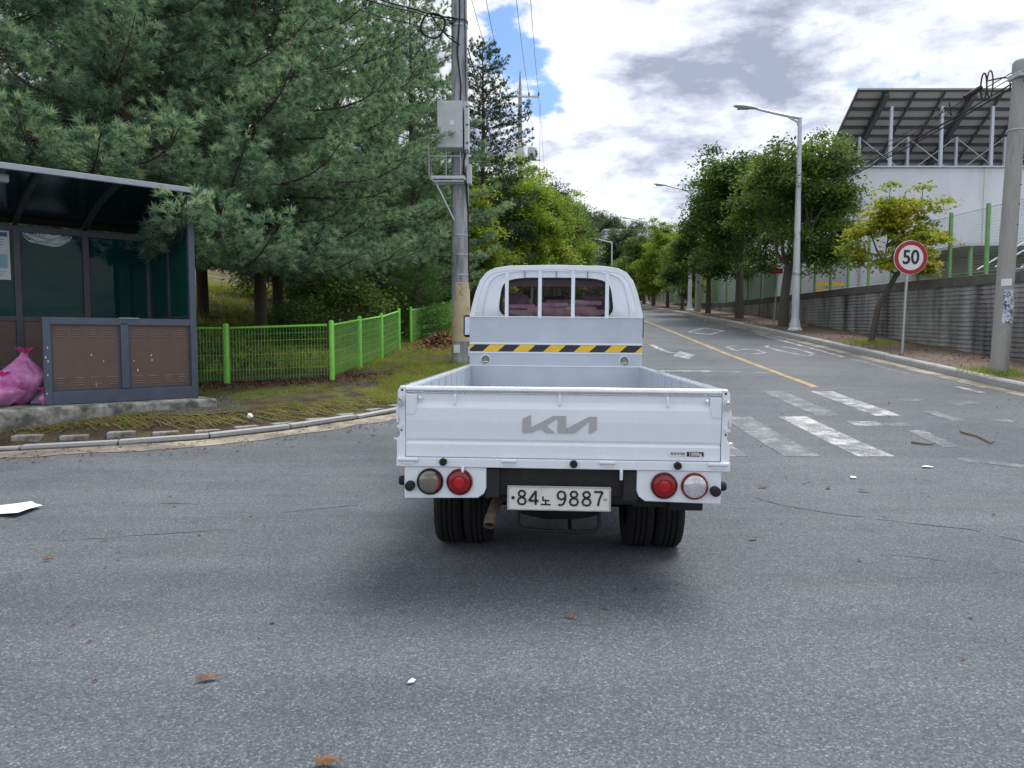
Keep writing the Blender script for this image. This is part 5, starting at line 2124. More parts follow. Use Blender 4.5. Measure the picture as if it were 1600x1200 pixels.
wires('drop_line', 'thin lines hanging down from the far power pole crossarm', [
    ([FPp + Vector((1.15, -.2, fz(152))), FPp + Vector((1.25, -.1, fz(200))), FPp + Vector((1.2, -.1, fz(262)))], .010, 0),
    ([FPp + Vector((.55, -.2, fz(152))), FPp + Vector((.75, -.2, fz(200))), FPp + Vector((.8, -.2, fz(228)))], .010, 0),
    ([FPp + Vector((1.25, -.1, fz(163))), Vector((p3.x + .9, 60, p3.z + .3))], .010, .2)], M['grey_wire'], 'power line')

# right telecom pole with cables
TP = Vector((9.33, 13.85, 0))
TP.z = SW(TP.y)
tp = thing('telecom_pole', 'short bare concrete pole with torn flyers at the right picture edge', 'utility pole', TP)


def tz(v, d=13.8):
    return zv(v, d) - TP.z


lean = (tz(95) / 6.1) * .22
obj('shaft', MB().tube([(0, 0, -.2), (.045, 0, 1.5), (.135, 0, 4.5), (.19, 0, tz(97))], [.158, .150, .134, .124], 22), M['pole_concrete'], tp, smooth=True)
cap_ = MB().lathe([(.150, tz(115)), (.152, tz(97)), (.12, tz(93)), (.04, tz(91))], 20, Matrix.Translation((.19, 0, 0)))
obj('pole_cap', cap_, M['pole_concrete'], tp, smooth=True)
obj('pole_clamp', MB().box((.20, -.02, tz(118)), (.34, .34, .10)).box((.16, -.20, tz(112)), (.10, .16, .07)), M['galv'], tp, bevel=.01)
obj('steel_band', MB().lathe([(.15, -.012), (.153, 0), (.15, .012)], 20, Matrix.Translation((.122, 0, tz(203))), cap=False), M['galv'], tp)
for i, v in enumerate((150, 182, 215, 248, 290, 320, 352)):
    z = tz(v)
    obj('step_hole', MB().lathe([(.013, 0), (.013, .004)], 10, Matrix.Translation((.215 * z / 6.1 + .05, -.142, z)) @ RX), M['black_print'], tp)


def pole_skin(v0, v1, a0, a1, r):
    z0, z1 = tz(v1), tz(v0)
    m_ = shell(z0, z1, a0, a1, r)
    m_.v = [(x + .036 * z, y, z) for x, y, z in m_.v]
    return m_


obj('torn_flyer', pole_skin(453, 505, PI * 1.28, PI * 1.86, .153), M['flyer'], tp, smooth=True)
obj('small_notice', pole_skin(436, 447, PI * 1.16, PI * 1.52, .1535), M['sign_white'], tp, smooth=True)
HP = Vector((11.0, 43.0, SW(43)))
hp = thing('telecom_pole', 'far concrete telecom pole mostly hidden among the dark street trees', 'utility pole', HP)
obj('shaft', MB().lathe([(.18, -.2), (.13, 6.2)], 18), M['pole_concrete'], hp, smooth=True)
obj('pole_band', MB().lathe([(.14, 5.8), (.15, 5.85), (.14, 5.9)], 18, cap=False), M['galv'], hp)
TT = TP + Vector((.16, -.22, 0))
HT = HP + Vector((0, -.2, 0))
runs = []
for v, dz, r, sag in ((104, 6.1, .010, .75), (112, 6.0, .008, .8), (122, 5.8, .014, .85), (128, 5.75, .017, .92), (120, 5.9, .008, 1.0)):
    runs.append(([TT + Vector((0, 0, tz(v))), HT + Vector((0, 0, dz))], r, sag))
    q2 = P(1640, v - 48 - (v - 100) * .3, 12.4)
    runs.append(([TT + Vector((0, 0, tz(v))), q2], r, .05))
wires('telecom_cable', 'bundle of sagging black cables from the right pole into the street trees', runs, M['cable'])
sp_ = thing('cable_splice', 'black cable splice closure with slack loops hanging by the right pole', 'cable splice', P(1528, 142, 14.7))
obj('closure', MB().tube([(-.24, .05, -.12), (.06, -.02, .07)], .048, 10), M['cable'], sp_, smooth=True, bevel=.01)
lpp = [(.10 + .10 * math.cos(t) * .6, -.02, .08 + .26 * math.sin(t)) for t in [2 * PI * k / 18 for k in range(19)]]
obj('slack_loop', MB().tube(lpp, .016, 5).tube([(a + .12, b_, c_ + .05) for a, b_, c_ in lpp], .014, 5).tube([(-.5, .1, -.2), (-.45, .1, -.45), (-.6, .1, -.3), (-.7, .1, -.5)], .014, 5), M['cable'], sp_)
obj('slack_loop', MB().tube([(.2, 0, .2), (.45, -.05, .24), (.56, -.08, .22), (.58, -.1, .05), (.5, -.05, -.05)], .016, 5), M['cable'], sp_)

# ------------------------------------------------------------------ street lamps
def lamp_post(label, x, y, h=7.6, arm=1.92):
    z = SW(y) + .01
    t = thing('street_lamp', label, 'street lamp', (x, y, z), 0, 'street lamps along the right pavement')
    obj('base_plate', MB().lathe([(.26, -.05), (.26, .03), (.20, .10), (.14, .42)], 8), M['lamp_white'], t)
    obj('pole', MB().lathe([(.135, .35), (.12, 2), (.095, 4.5), (.065, h)], 12), M['lamp_white'], t, smooth=True)
    obj('access_door', MB().box((0, -.118, 1.0), (.10, .03, .38)), M['lamp_white'], t, bevel=.006)
    obj('collar', MB().lathe([(.115, 1.9), (.128, 1.93), (.128, 2.05), (.112, 2.08)], 12, cap=False), M['galv'], t, smooth=True)
    ax = [(0, 0, h - .45), (-.06, 0, h - .10), (-.22, 0, h + .03), (-.55, 0, h + .07), (-1.1, 0, h + .17), (-arm + .4, 0, h + .30)]
    obj('arm', MB().tube([(0, 0, h - .02), (-.35, 0, h + .04), (-.9, 0, h + .15), (-arm + .35, 0, h + .31)], [.055, .052, .045, .04], 8).tube([(0, 0, h - .42), (-.10, 0, h - .14), (-.42, 0, h + .02)], [.03, .04, .03], 6), M['lamp_white'], t, smooth=True)
    hd = MB()
    n_ = 16
    secs = [(-arm + .45, .05, .04), (-arm + .30, .10, .07), (-arm + .0, .15, .085), (-arm - .22, .14, .07), (-arm - .36, .07, .04), (-arm - .40, .01, .01)]
    for xs_, ry, rz_ in secs:
        zc = h + .31 + (xs_ + arm - .4) * -.10
        for k in range(n_):
            a = 2 * PI * k / n_
            hd.v.append((xs_, ry * math.cos(a), zc + rz_ * math.sin(a) * (1.0 if math.sin(a) > 0 else .55)))
    for i in range(len(secs) - 1):
        for k in range(n_):
            hd.f.append((i * n_ + k, i * n_ + (k + 1) % n_, (i + 1) * n_ + (k + 1) % n_, (i + 1) * n_ + k))
            hd.m.append(0)
    hdo = obj('lamp_head', hd, M['lamp_white'], t, smooth=True)
    obj('lamp_lens', MB().box((-arm - .04, 0, h + .31 + .04 - .052), (.42, .20, .02)), M['lamp_lens'], hdo, bevel=.008)
    return t


LPS = [lamp_post('nearest tall white street lamp arching over the road before the big trees', 9.95, 25.5, 7.33)]
for lab, x, y in [('second street lamp with pole hidden in the big dark street trees', 11.0, 45.0),
                  ('third street lamp, its arm seen above the light green trees', 12.2, 66.0),
                  ('distant street lamp in front of the white warehouse', 13.0, 95.0),
                  ('tiny street lamp just past the distant one', 13.3, 112.0),
                  ('tiniest street lamp farthest up the road', 13.6, 126.0)]:
    c = copy_tree(LPS[0])
    c.location = (x, y, SW(y))
    c['label'] = lab
    LPS.append(c)

# speed sign
q = (9.42, 17.4)
ss = thing('speed_sign', 'round red rimmed 50 speed limit sign on a grey pole', 'road sign', (q[0], q[1], SW(q[1])))
zc = zv(402.5, 17.35) - SW(17.4)
obj('pole', MB().tube([(-.04, 0, -.1), (-.005, 0, 1.4), (.04, 0, zc + .3)], .034, 12), M['galv'], ss, smooth=True)
T = Matrix.Translation((.06, -.05, zc)) @ Matrix.Rotation(PI / 2, 4, 'X')
dk = obj('sign_disc', MB().lathe([(.40, -.012), (.403, 0), (.40, .008)], 56, T), M['sign_white'], ss, smooth=True)
obj('red_ring', MB().lathe([(.392, .009), (.392, .012), (.298, .012), (.298, .009)], 56, T, cap=False), M['sign_red'], dk)
text_obj('speed_numerals', '50', .46, M['sign_navy'], dk, Matrix.Translation((.06, -.0625, zc - .005)) @ RX, .88, .0015, bold=.010)
for zz_ in (-.2, .2):
    obj('bracket', MB().box((.05, -.02, zc + zz_), (.34, .03, .05)), M['galv'], ss)
# small tilted stop sign seen from the back under the big tree
p = hit(1209, 506, lambda x, y: SW(y))
bs = thing('back_sign', 'small leaning sign pole with dark red plate under the big trees', 'road sign', (p[0], p[1], SW(p[1])))
obj('pole', MB().tube([(0, 0, -.1), (.10, 0, 2.1)], .03, 8), M['pole_concrete'], bs)
obj('plate', MB().prism([(-.14, 2.02), (.30, 2.02), (.30, 2.22), (-.14, 2.22)], 'y', -.05, -.03), M['sign_red'], bs)

# ------------------------------------------------------------------ small things on the asphalt
def sheet(name, label, cat, u, v, outline, mat, lift=.012, group=None, rz=0.0, seed=1):
    x, y = hit(u, v)
    rr_ = random.Random(seed)
    mb = MB()
    n_ = len(outline)
    mb.v = [(a, b_, lift * (.3 + rr_.random())) for a, b_ in outline] + [(sum(a for a, _ in outline) / n_, sum(b_ for _, b_ in outline) / n_, lift * 1.3)]
    mb.v += [(a, b_, c_ - .0012) for a, b_, c_ in mb.v]
    for i in range(n_):
        j = (i + 1) % n_
        mb.f += [(i, j, n_), (n_ + 1 + j, n_ + 1 + i, 2 * n_ + 1), (i, n_ + 1 + i, n_ + 1 + j, j)]
        mb.m += [0, 0, 0]
    o = obj(name, mb, mat)
    o.location = (x, y, G(y) + .006)
    o.rotation_euler = (0, 0, rz)
    return tag(o, label, cat, group)


_c = hit(26, 801)
sheet('paper_sheet', 'white crumpled paper sheet on the asphalt at the left edge', 'paper', 26, 801, [(hit(a_, b_)[0] - _c[0], hit(a_, b_)[1] - _c[1]) for a_, b_ in ((-10, 808), (28, 809.5), (46, 803), (67, 794.5), (56, 793), (50, 789), (30, 793), (-10, 799))], M['paper'], .03)
leaf = [(-.065, 0), (-.03, .022), (.02, .026), (.05, .012), (.085, .0), (.05, -.014), (.01, -.024), (-.03, -.02)]
for i, (u, v, s, rz, lab) in enumerate([
        (323, 1067, 1.0, .35, 'curled brown leaf alone on the left foreground asphalt'),
        (889, 967, .75, -.4, 'small brown leaf on the asphalt below the truck tail'),
        (1192, 763, 1.3, .2, 'brown leaf nearest the right truck lamp on the asphalt'),
        (1294, 764, 1.1, .9, 'middle brown leaf of the row right of the truck'),
        (1349, 769, 1.2, -.3, 'reddish brown leaf at the right end of the leaf row'),
        (508, 1197, 1.0, .1, 'brown leaf cut by the bottom picture edge'),
        (1175, 845, .9, .5, 'brown leaf flat on the asphalt right of the rear tyre'),
        (73, 878, .7, .2, 'dark brown leaf below the white paper sheet')]):
    sheet('fallen_leaf', lab, 'leaf', u, v, [(a * s * .62, b_ * s * .62) for a, b_ in leaf], M['leaf_brown'], .016, 'fallen brown leaves on the asphalt', rz, i)
for i, (u, v, s, lab) in enumerate([(1449, 731, .07, 'white paper scrap beside the bright crosswalk stripe'), (643, 1069, .018, 'tiny white scrap in the foreground asphalt'),
                                    (1333, 748, .045, 'small white scrap below the faded crosswalk stripe'), (388, 657, .05, 'crumpled white cup on the straw strip by the kerb')]):
    if i == 3:
        x, y = hit(u, v, VG)
        o = obj('paper_cup', MB().lathe([(.02, 0), (.036, .03), (.04, .05), (.02, .066), (.006, .07)], 9, Matrix.Rotation(.7, 4, 'Y')), M['paper'])
        o.location = (x, y, VG(x, y) + .03)
        tag(o, lab, 'cup')
    else:
        sheet('paper_scrap', lab, 'paper', u, v, [(-s, -s * .4), (s * .3, -s * .6), (s, .1 * s), (s * .2, s * .6), (-s * .6, s * .4)], M['paper'], .012, 'white scraps on the asphalt', .3 * i, i + 30)
for i, (a, b_, c_, lab) in enumerate([((1500, 677), (1528, 684), (1549, 695), 'long bent dry twig on the far right crosswalk'), ((1424, 693), (1440, 696), (1456, 697), 'short dark twig right of the bright crosswalk stripe')]):
    pts = [Vector((*hit(*q_), 0)) for q_ in (a, b_, c_)]
    for q_ in pts:
        q_.z = G(q_.y) + .018
    o = obj('dry_twig', MB().tube(pts + [pts[-1] + Vector((.06, .02, .02))], [.012, .011, .009, .004], 6), M['twig'])
    tag(o, lab, 'twig', 'dry twigs on the asphalt')
# loose specks of leaf debris nobody could count
rr = random.Random(21)
mb = MB()
for k in range(520):
    if k < 300:
        x = rr.uniform(-5.5, -.8)
        y = 8.0 + (x + 5.7) * .5 + rr.gauss(0, .5)
        y = min(y, 12)
        if y > 7.3 and x < xl(y) + .02:
            y -= .8
    else:
        x, y = rr.uniform(-4, 9), rr.uniform(2.5, 12)
    s = rr.uniform(.006, .022) * (1.4 if k < 300 else 1)
    a = rr.uniform(0, 6.3)
    z = G(y) + .006 if x > xl(y) else VG(x, y) + .02
    mb.add([(x + s * math.cos(a), y + s * math.sin(a), z), (x + s * .6 * math.cos(a + 1.6), y + s * .6 * math.sin(a + 1.6), z + .008), (x - s * math.cos(a), y - s * math.sin(a), z + .002), (x + s * .5 * math.cos(a - 1.5), y + s * .5 * math.sin(a - 1.5), z)], [(0, 1, 2, 3)])
o = obj('leaf_debris', mb, M['leaf_litter'])
tag(o, None, None, None, 'stuff')
# ------------------------------------------------------------------ vegetation
def nrmz(a):
    return a / np.maximum(1e-9, np.linalg.norm(a, axis=1, keepdims=True))


def needles(rng, base, dirs, slen, K, nl, w):
    """needle triangles round shoots: base (N,3), dirs (N,3)"""
    N = len(base)
    b = np.repeat(base, K, 0)
    d = np.repeat(nrmz(dirs), K, 0)
    t = rng.random((N * K, 1)) * np.repeat(slen, K)[:, None]
    rnd = rng.normal(size=(N * K, 3))
    perp = nrmz(rnd - d * (rnd * d).sum(1, keepdims=True))
    nd_ = nrmz(d * rng.uniform(.55, 1.1, (N * K, 1)) + perp * rng.uniform(.35, .85, (N * K, 1)))
    L = nl * rng.uniform(.7, 1.2, (N * K, 1))
    p0 = b + d * t
    side = nrmz(np.cross(nd_, rng.normal(size=(N * K, 3)))) * w
    tip = p0 + nd_ * L
    tip[:, 2] -= L[:, 0] * .12
    tn = np.repeat(rng.random(N), K) * .75 + .25 * rng.random(N * K)
    return np.stack([p0 - side, p0 + side, tip], 1), tn


def leaves(rng, cen, R, n, size, flat=.5, droop=.2):
    """leaf quads scattered in flattened clusters round centres (N,3) with radii R (N,)"""
    N = len(cen)
    c = np.repeat(cen, n, 0)
    r = np.repeat(R, n)[:, None]
    off = rng.normal(size=(N * n, 3)) * r * .55
    off[:, 2] *= flat
    p = c + off
    p[:, 2] -= droop * (off[:, 0] ** 2 + off[:, 1] ** 2) / np.maximum(r[:, 0], .05)
    nr_ = nrmz(np.array([0, 0, 1.0]) + rng.normal(size=(N * n, 3)) * .55)
    a = rng.normal(size=(N * n, 3))
    a = nrmz(a - nr_ * (a * nr_).sum(1, keepdims=True))
    b = np.cross(nr_, a)
    s = size * rng.uniform(.65, 1.25, (N * n, 1))
    tn = np.repeat(rng.random(N), n) * .65 + .35 * rng.random(N * n)
    return np.stack([p - a * s, p + b * s * .55, p + a * s * 1.1, p - b * s * .55], 1), tn


def pine_proto(name, label, seed, H, R, h0, mat, extras=(), K=16, nl=.125, w=.0058, dens=2.1, whorl=.60):
    rng = np.random.default_rng(seed)
    rr_ = random.Random(seed)
    t = thing(name, label, 'tree')
    tm = MB()
    tp_ = [(0, 0, -.4), (.05 * rr_.uniform(-1, 1), .05, H * .3), (.12 * rr_.uniform(-1, 1), .1 * rr_.uniform(-1, 1), H * .7), (0, 0, H)]
    tm.tube(tp_, [.15, .125, .075, .012], 10)
    SB, SD, SL = [], [], []
    br = []
    h = h0
    while h < H - .3:
        f = (h - h0) / (H - h0)
        L0 = R * (1 - f) ** .55 * (.72 + .28 * math.sin(min(1, f * 4 + .45) * PI / 2))
        nb = rr_.choice((5, 6, 6, 7))
        a0 = rr_.uniform(0, 6.28)
        for k in range(nb):
            br.append((h + rr_.uniform(-.12, .12), a0 + 2 * PI * k / nb + rr_.uniform(-.3, .3), max(.35, L0 * rr_.uniform(.5, 1.18)), rr_.uniform(.02, .30) + .5 * f))
        h += whorl * rr_.uniform(.8, 1.2)
    for (hh, az, L_, el) in extras:
        br.append((hh, az, L_, el))
    for (hh, az, L_, el) in br:
        ca, sa_ = math.cos(az), math.sin(az)
        n = max(3, int(L_ / .45))
        pts = []
        for i in range(n + 1):
            s = i / n
            rad = L_ * s
            z = hh + L_ * (el * s - .34 * s * s + .30 * s ** 4)
            wob = .06 * L_ * math.sin(s * 4 + az * 3)
            pts.append(Vector((ca * rad - sa_ * wob, sa_ * rad + ca * wob, z)))
        r0 = .008 + .005 * L_
        tm.tube(pts, [r0 * (1 - .85 * i / n) + .003 for i in range(n + 1)], 4, cap=False)
        nt_ = max(4, int(L_ / .15 * dens))
        for j in range(nt_):
            s = .16 + .84 * (j + rr_.random()) / nt_
            fi_ = s * n
            i = min(n - 1, int(fi_))
            p = pts[i].lerp(pts[i + 1], min(1, fi_ - i))
            dr = (pts[i + 1] - pts[i]).normalized()
            lat = Vector((-dr.y, dr.x, 0)).normalized() * (1 if j % 2 else -1)
            tl = (.22 + .30 * L_ * (1 - s) * .85 + .10 * (s < .9)) * rr_.uniform(.6, 1.15)
            tl = min(tl, 1.1)
            d = (dr * rr_.uniform(.5, 1.1) + lat * rr_.uniform(.5, 1.0) + Vector((0, 0, rr_.uniform(-.08, .32)))).normalized()
            ns = max(2, int(tl / .15))
            if tl > .4:
                tm.tube([p, p + d * tl * .8], [.006, .003], 3, cap=False)
            for q in range(ns):
                e = .25 + .75 * (q + rr_.random()) / ns
                b_ = p + d * tl * e + Vector((rr_.gauss(0, .035), rr_.gauss(0, .035), rr_.gauss(0, .03)))
                dd = (d * .8 + Vector((rr_.gauss(0, .42), rr_.gauss(0, .42), .28 + rr_.gauss(0, .3)))).normalized()
                SB.append(b_)
                SD.append(dd)
                SL.append(.06 + .05 * rr_.random())
            for q in range(3):
                SB.append(p + d * tl)
                SD.append((d * .7 + Vector((rr_.gauss(0, .45), rr_.gauss(0, .45), .35 + rr_.gauss(0, .3)))).normalized())
                SL.append(.07 + .05 * rr_.random())
        SB.append(pts[-1]); SD.append((pts[-1] - pts[-2]).normalized()); SL.append(.2)
    obj('trunk', tm, M['bark_pine'], t, smooth=True)
    B_, D_, L_ = np.array(SB), np.array(SD), np.array(SL)
    nv_, tn_ = needles(rng, B_, D_, L_, K, nl, w)
    raw('crown', nv_, 3, mat, t, tn_)
    return t


def broad_proto(name, label, seed, H, R, h0, leaf_mat, n_leaf, size, bark, flat=.42, forks=5, cr=.42, cat='tree', rt=.12, lean=0.0):
    """vase shaped broadleaf tree: recursive limbs, leaf sprays round every twig tip"""
    rng = np.random.default_rng(seed)
    rr_ = random.Random(seed)
    t = thing(name, label, cat)
    tm = MB()
    tips = []

    def grow(p, d, L_, r, lev):
        n = 4
        pts = [p]
        dd = d.copy()
        for i in range(n):
            dd = (dd + Vector((rr_.gauss(0, .10), rr_.gauss(0, .10), .02 if lev < 2 else -.02))).normalized()
            pts.append(pts[-1] + dd * L_ / n)
        tm.tube(pts, [r * (1 - .45 * i / n) for i in range(n + 1)], 6 if lev < 2 else 4, cap=False)
        if lev >= 3:
            tips.append(pts[-1])
            tips.append(pts[2])
            return
        if lev == 2:
            tips.append(pts[-1])
        nc = (forks, 4, 4)[lev]
        for k in range(nc):
            az = 2 * PI * (k + rr_.random() * .7) / nc
            spread = (rr_.uniform(.35, 1.15), rr_.uniform(.45, 1.1), rr_.uniform(.5, 1.2))[lev]
            ax = dd.orthogonal().normalized()
            side = (Matrix.Rotation(az, 3, dd) @ ax)
            nd_ = (dd * math.cos(spread) + side * math.sin(spread)).normalized()
            nd_.z += .12 if lev < 2 else -.02
            nd_.normalize()
            i0 = n if k < 2 else rr_.choice((2, 3, 4))
            grow(pts[i0], nd_, L_ * rr_.uniform(*((.55, .85) if lev else (.9, 1.25))), r * .58, lev + 1)
    p0 = Vector((0, 0, -.3))
    tr_ = [p0, Vector((lean * .3, 0, h0 * .5)), Vector((lean, 0, h0))]
    tm.tube(tr_, [rt * 1.25, rt, rt * .9], 9)
    top = tr_[-1]
    for k in range(forks):
        az = 2 * PI * (k + rr_.random() * .6) / forks
        sp = rr_.uniform(.35, .95)
        d = Vector((math.cos(az) * math.sin(sp) + lean * .3, math.sin(az) * math.sin(sp), math.cos(sp))).normalized()
        grow(top + Vector((0, 0, -.15 * rr_.random())), d, (H - h0) * .36, rt * .5, 1)
    tp = np.array(tips)
    # fit the tips into the wanted crown
    c0 = np.array([0, 0, h0 + .5 * (H - h0)])
    ext = np.percentile(np.hypot(tp[:, 0] - lean, tp[:, 1]), 92)
    hz_ = np.percentile(tp[:, 2], 97)
    lz = np.percentile(tp[:, 2], 3)
    sx = R * .88 / ext
    sz = (H - .25 - h0 * .95) / (hz_ - lz)

    def fit(a):
        a = np.array(a, dtype=float)
        b_ = a.copy()
        f = np.clip((a[:, 2] - h0 * .8) / max(.2, h0 * .2), 0, 1)
        lf_ = lean * np.clip(a[:, 2] / h0, 0, 1)
        b_[:, 0] = lf_ + (a[:, 0] - lf_) * (1 + (sx - 1) * f)
        b_[:, 1] = a[:, 1] * (1 + (sx - 1) * f)
        zz_ = h0 * .95 + (a[:, 2] - lz) * sz
        f2 = np.clip((a[:, 2] - h0) / .8, 0, 1)
        b_[:, 2] = a[:, 2] * (1 - f2) + zz_ * f2
        return b_
    tm.v = [tuple(q_) for q_ in fit(tm.v)]
    tp = fit(tp)
    obj('trunk', tm, bark, t, smooth=True)
    n = max(6, int(n_leaf / len(tp)))
    Rr = cr * rng.uniform(.7, 1.35, len(tp))
    lv_, tn_ = leaves(rng, tp, Rr, n, size, flat)
    raw('crown', lv_, 4, leaf_mat, t, tn_)
    return t


used = {}


def place(proto, x, y, z, rz, s, label, group=None, sz=None):
    o = proto if proto.name not in used else copy_tree(proto)
    used[proto.name] = 1
    if o is not proto:
        o['label'] = label
    o['label'] = label
    if group:
        o['group'] = group
    elif 'group' in o:
        del o['group']
    o.location = (x, y, z)
    o.rotation_euler = (0, 0, rz)
    o.scale = (s, s, sz or s)
    return o


# ---- pines on the left
def az_to(x0, y0, x1, y1):
    return math.atan2(y1 - y0, x1 - x0)


PB = (-7.3, 13.9)
zB = VG(*PB)
ex = []
for (tx, ty, tz_) in ((-6.3, 9.4, 4.3), (-7.2, 9.3, 4.7), (-8.1, 9.4, 5.2), (-5.6, 9.8, 4.1), (-9.0, 9.8, 4.3), (-6.7, 9.6, 5.4), (-4.9, 10.4, 4.4), (-7.7, 9.2, 6.0)):
    L_ = math.hypot(tx - PB[0], ty - PB[1])
    ex.append((tz_ - zB - L_ * .02, az_to(*PB, tx, ty), L_, .06))
pA = pine_proto('pine_tree', 'x', 11, 13.5, 4.2, 2.2, M['needle'], ex, K=18)
PCp = (-5.75, 16.6)
zC = VG(*PCp)
exc = []
for (tx, ty, tz_) in ((-4.26, 9.55, 3.1), (-3.98, 10.0, 3.15), (-3.6, 10.8, 3.05), (-3.3, 11.8, 3.0), (-2.8, 12.7, 2.95), (-2.2, 13.6, 3.1), (-1.6, 14.3, 3.3), (-4.0, 10.9, 4.3), (-3.0, 12.0, 4.6), (-2.0, 13.4, 4.8), (-1.5, 14.8, 5.4), (-2.4, 13.4, 6.2), (-3.6, 11.6, 5.6)):
    L_ = math.hypot(tx - PCp[0], ty - PCp[1])
    exc.append((tz_ - zC - L_ * .02, az_to(*PCp, tx, ty), L_, .06))
pE = pine_proto('pine_tree', 'x', 29, 13.0, 3.9, 1.9, M['needle'], exc, K=18)
pB = pine_proto('pine_tree', 'x', 23, 13.0, 4.0, 1.7, M['needle'], K=17)
pC = pine_proto('pine_tree', 'x', 37, 12.5, 3.8, 1.5, M['needle'], K=17)
pD = pine_proto('pine_tree', 'x', 51, 12.6, 3.1, 2.5, M['needle_dark'], K=16, nl=.12, w=.007, dens=1.3, whorl=.40)
place(pA, PB[0], PB[1], zB, 0, 1.0, 'big pine behind the bus shelter with low branches over its roof')
for proto, x, y, rz, s, lab in [
        (pB, -10.2, 14.3, .4, 1.0, 'pine at the far left edge behind the shelter roof'),
        (pE, -5.75, 16.6, 0, 1.0, 'pine with the slender bare trunk right of the bus shelter'),
        (pB, -7.9, 18.6, 2.2, .98, 'pine with dark trunk close beside the bus shelter glass'),
        (pC, -6.3, 19.6, 3.3, 1.0, 'pine whose short thick trunk stands on the sunny grass bank'),
        (pB, -5.1, 21.5, 4.1, .98, 'pine behind the corner of the bright green fence'),
        (pC, -3.5, 25.5, 5.0, .95, 'pine overhanging the farther green fence left of the pole'),
        (pB, -12.5, 26, .9, 1.05, None), (pC, -14.5, 24, 5.5, 1.1, None),
        (pC, -5.2, 31, 5.8, 1.0, None)]:
    if lab is None:
        place(proto, x, y, VG(x, y), rz, s, 'dark pine standing deep in the grove behind the front pines', 'pines deep in the grove')
    else:
        place(proto, x, y, VG(x, y), rz, s, lab, 'pines along the verge')
place(pD, -1.35, 34, VG(-1.35, 34), .5, 1.0, 'dark open crowned pine rising just right of the utility pole', 'pines along the verge')

# ---- broadleaf street trees on the right
bkg = M['bark_grey']
tG = broad_proto('street_tree', 'x', 3, 6.9, 2.75, 2.5, M['leaf_green'], 52000, .078, bkg, cr=.56, rt=.19, lean=.25)
tD = broad_proto('street_tree', 'x', 8, 6.9, 2.6, 2.45, M['leaf_dark'], 46000, .078, bkg, cr=.56, rt=.17)
tY = broad_proto('street_tree', 'x', 15, 4.2, 1.45, 2.0, M['leaf_yellow'], 10500, .062, bkg, flat=.30, forks=3, cr=.27, rt=.075, lean=.75)
tL = broad_proto('street_tree', 'x', 19, 7.0, 2.6, 1.7, M['leaf_lime'], 42000, .078, bkg, cr=.56, rt=.15)
place(tG, 10.3, 27.6, SW(27.6), .3, .88, 'big full green street tree right behind the nearest street lamp', 'street trees along the right pavement', .96)
place(tY, 10.05, 20.4, SW(20.4), 0.0, 1.0, 'small yellow-leaved street tree beside the 50 speed sign', 'street trees along the right pavement')
for proto, x, y, rz, s, lab in [
        (tD, 10.6, 33.9, 1.2, 1.06, 'dark thick-trunked street tree left of the big full green one'),
        (tD, 10.8, 40.0, 2.9, .80, 'forked dark street tree by the far telecom pole'),
        (tL, 11.0, 47.0, .2, .66, 'short lime green street tree in front of the board fence'),
        (tL, 11.3, 52.8, 2.4, .78, 'light green street tree with yellowing top, mid row'),
        (tG, 11.4, 58.5, 3.9, .80, 'round dark green street tree before the third lamp'),
        (tD, 11.7, 64.5, 5.1, .72, 'dark street tree standing right at the third lamp pole'),
        (tG, 12.0, 71.0, 1.1, .68, 'small street tree nearest past the third lamp, before two smaller ones'),
        (tL, 12.6, 78.0, 4.0, .68, 'small light green street tree between two darker ones far uphill'),
        (tG, 13.6, 86.0, 2.0, .68, 'farthest small street tree before the distant lamp'),
        ]:
    place(proto, x, y, (SW(y) if y < 75 else G(y)), rz, s, lab, 'street trees along the right pavement')

# ---- trees on the left of the road beyond the pole
for proto, x, y, rz, s, lab in [
        (tL, -1.9, 30.0, .5, .80, 'lime green tree right behind the utility pole base'),
        (tL, .15, 37.0, 1.5, 1.02, 'large lime green tree above the truck cab roof'),
        (tL, 1.5, 46.0, 3.0, 1.12, 'yellow-green tree right of the large lime one'),
        (tG, 2.5, 55.0, 4.1, 1.15, 'green tree behind the yellow-green ones'),
        (tL, 3.4, 63.0, 5.2, 1.22, 'yellow-green tree farther up the left roadside'),
        (tG, 4.4, 74.0, .4, 1.3, 'tall green tree near the left road bend'),
        (tL, 5.6, 86.0, 1.9, 1.3, 'last light green tree before the hill on the left roadside')]:
    place(proto, x, y, VG(x, y), rz, s, lab, 'roadside trees left of the road')
for (x, y, s) in ((-3.6, 36, .95), (-6.5, 38, 1.0), (-1.2, 44, 1.1), (-3.0, 54, 1.3), (0.2, 66, 1.4)):
    place(tD, x, y, VG(x, y), R0.uniform(0, 6), s, 'dark broadleaf tree filling the wood behind the roadside trees', 'trees in the left wood')
# ---- hill wood
hp_ = [broad_proto('hill_tree', 'x', 71, 8.0, 3.4, .9, M['hill_leaf'], 7000, .17, bkg, flat=.6, cr=.75, rt=.16),
       broad_proto('hill_tree', 'x', 77, 9.5, 3.1, 1.0, M['hill_leaf'], 6500, .17, bkg, flat=.6, cr=.7, rt=.16)]
rr = random.Random(9)
hs_ = []
for k in range(290):
    y = rr.uniform(96, 178)
    x = rr.uniform(-.10, .30) * y
    if abs(x - (13 + .0 * y)) < 3 and y < 120 and x > 9:
        continue
    if x > 14.5 and 120 < y < 150 and x < 34:
        continue
    hs_.append((y, x))
for k, (y, x) in enumerate(sorted(hs_)):
    place(hp_[k % 2], x, y, base_z(x, y), rr.uniform(0, 6), rr.uniform(.65, 1.0), 'dark green tree in the far wooded hill beyond the road', 'trees on the far hill')
place(hp_[1], 9.5, 150, base_z(9.5, 150) + 1, 1, 1.3, 'tallest dark tree standing out on the hill skyline')

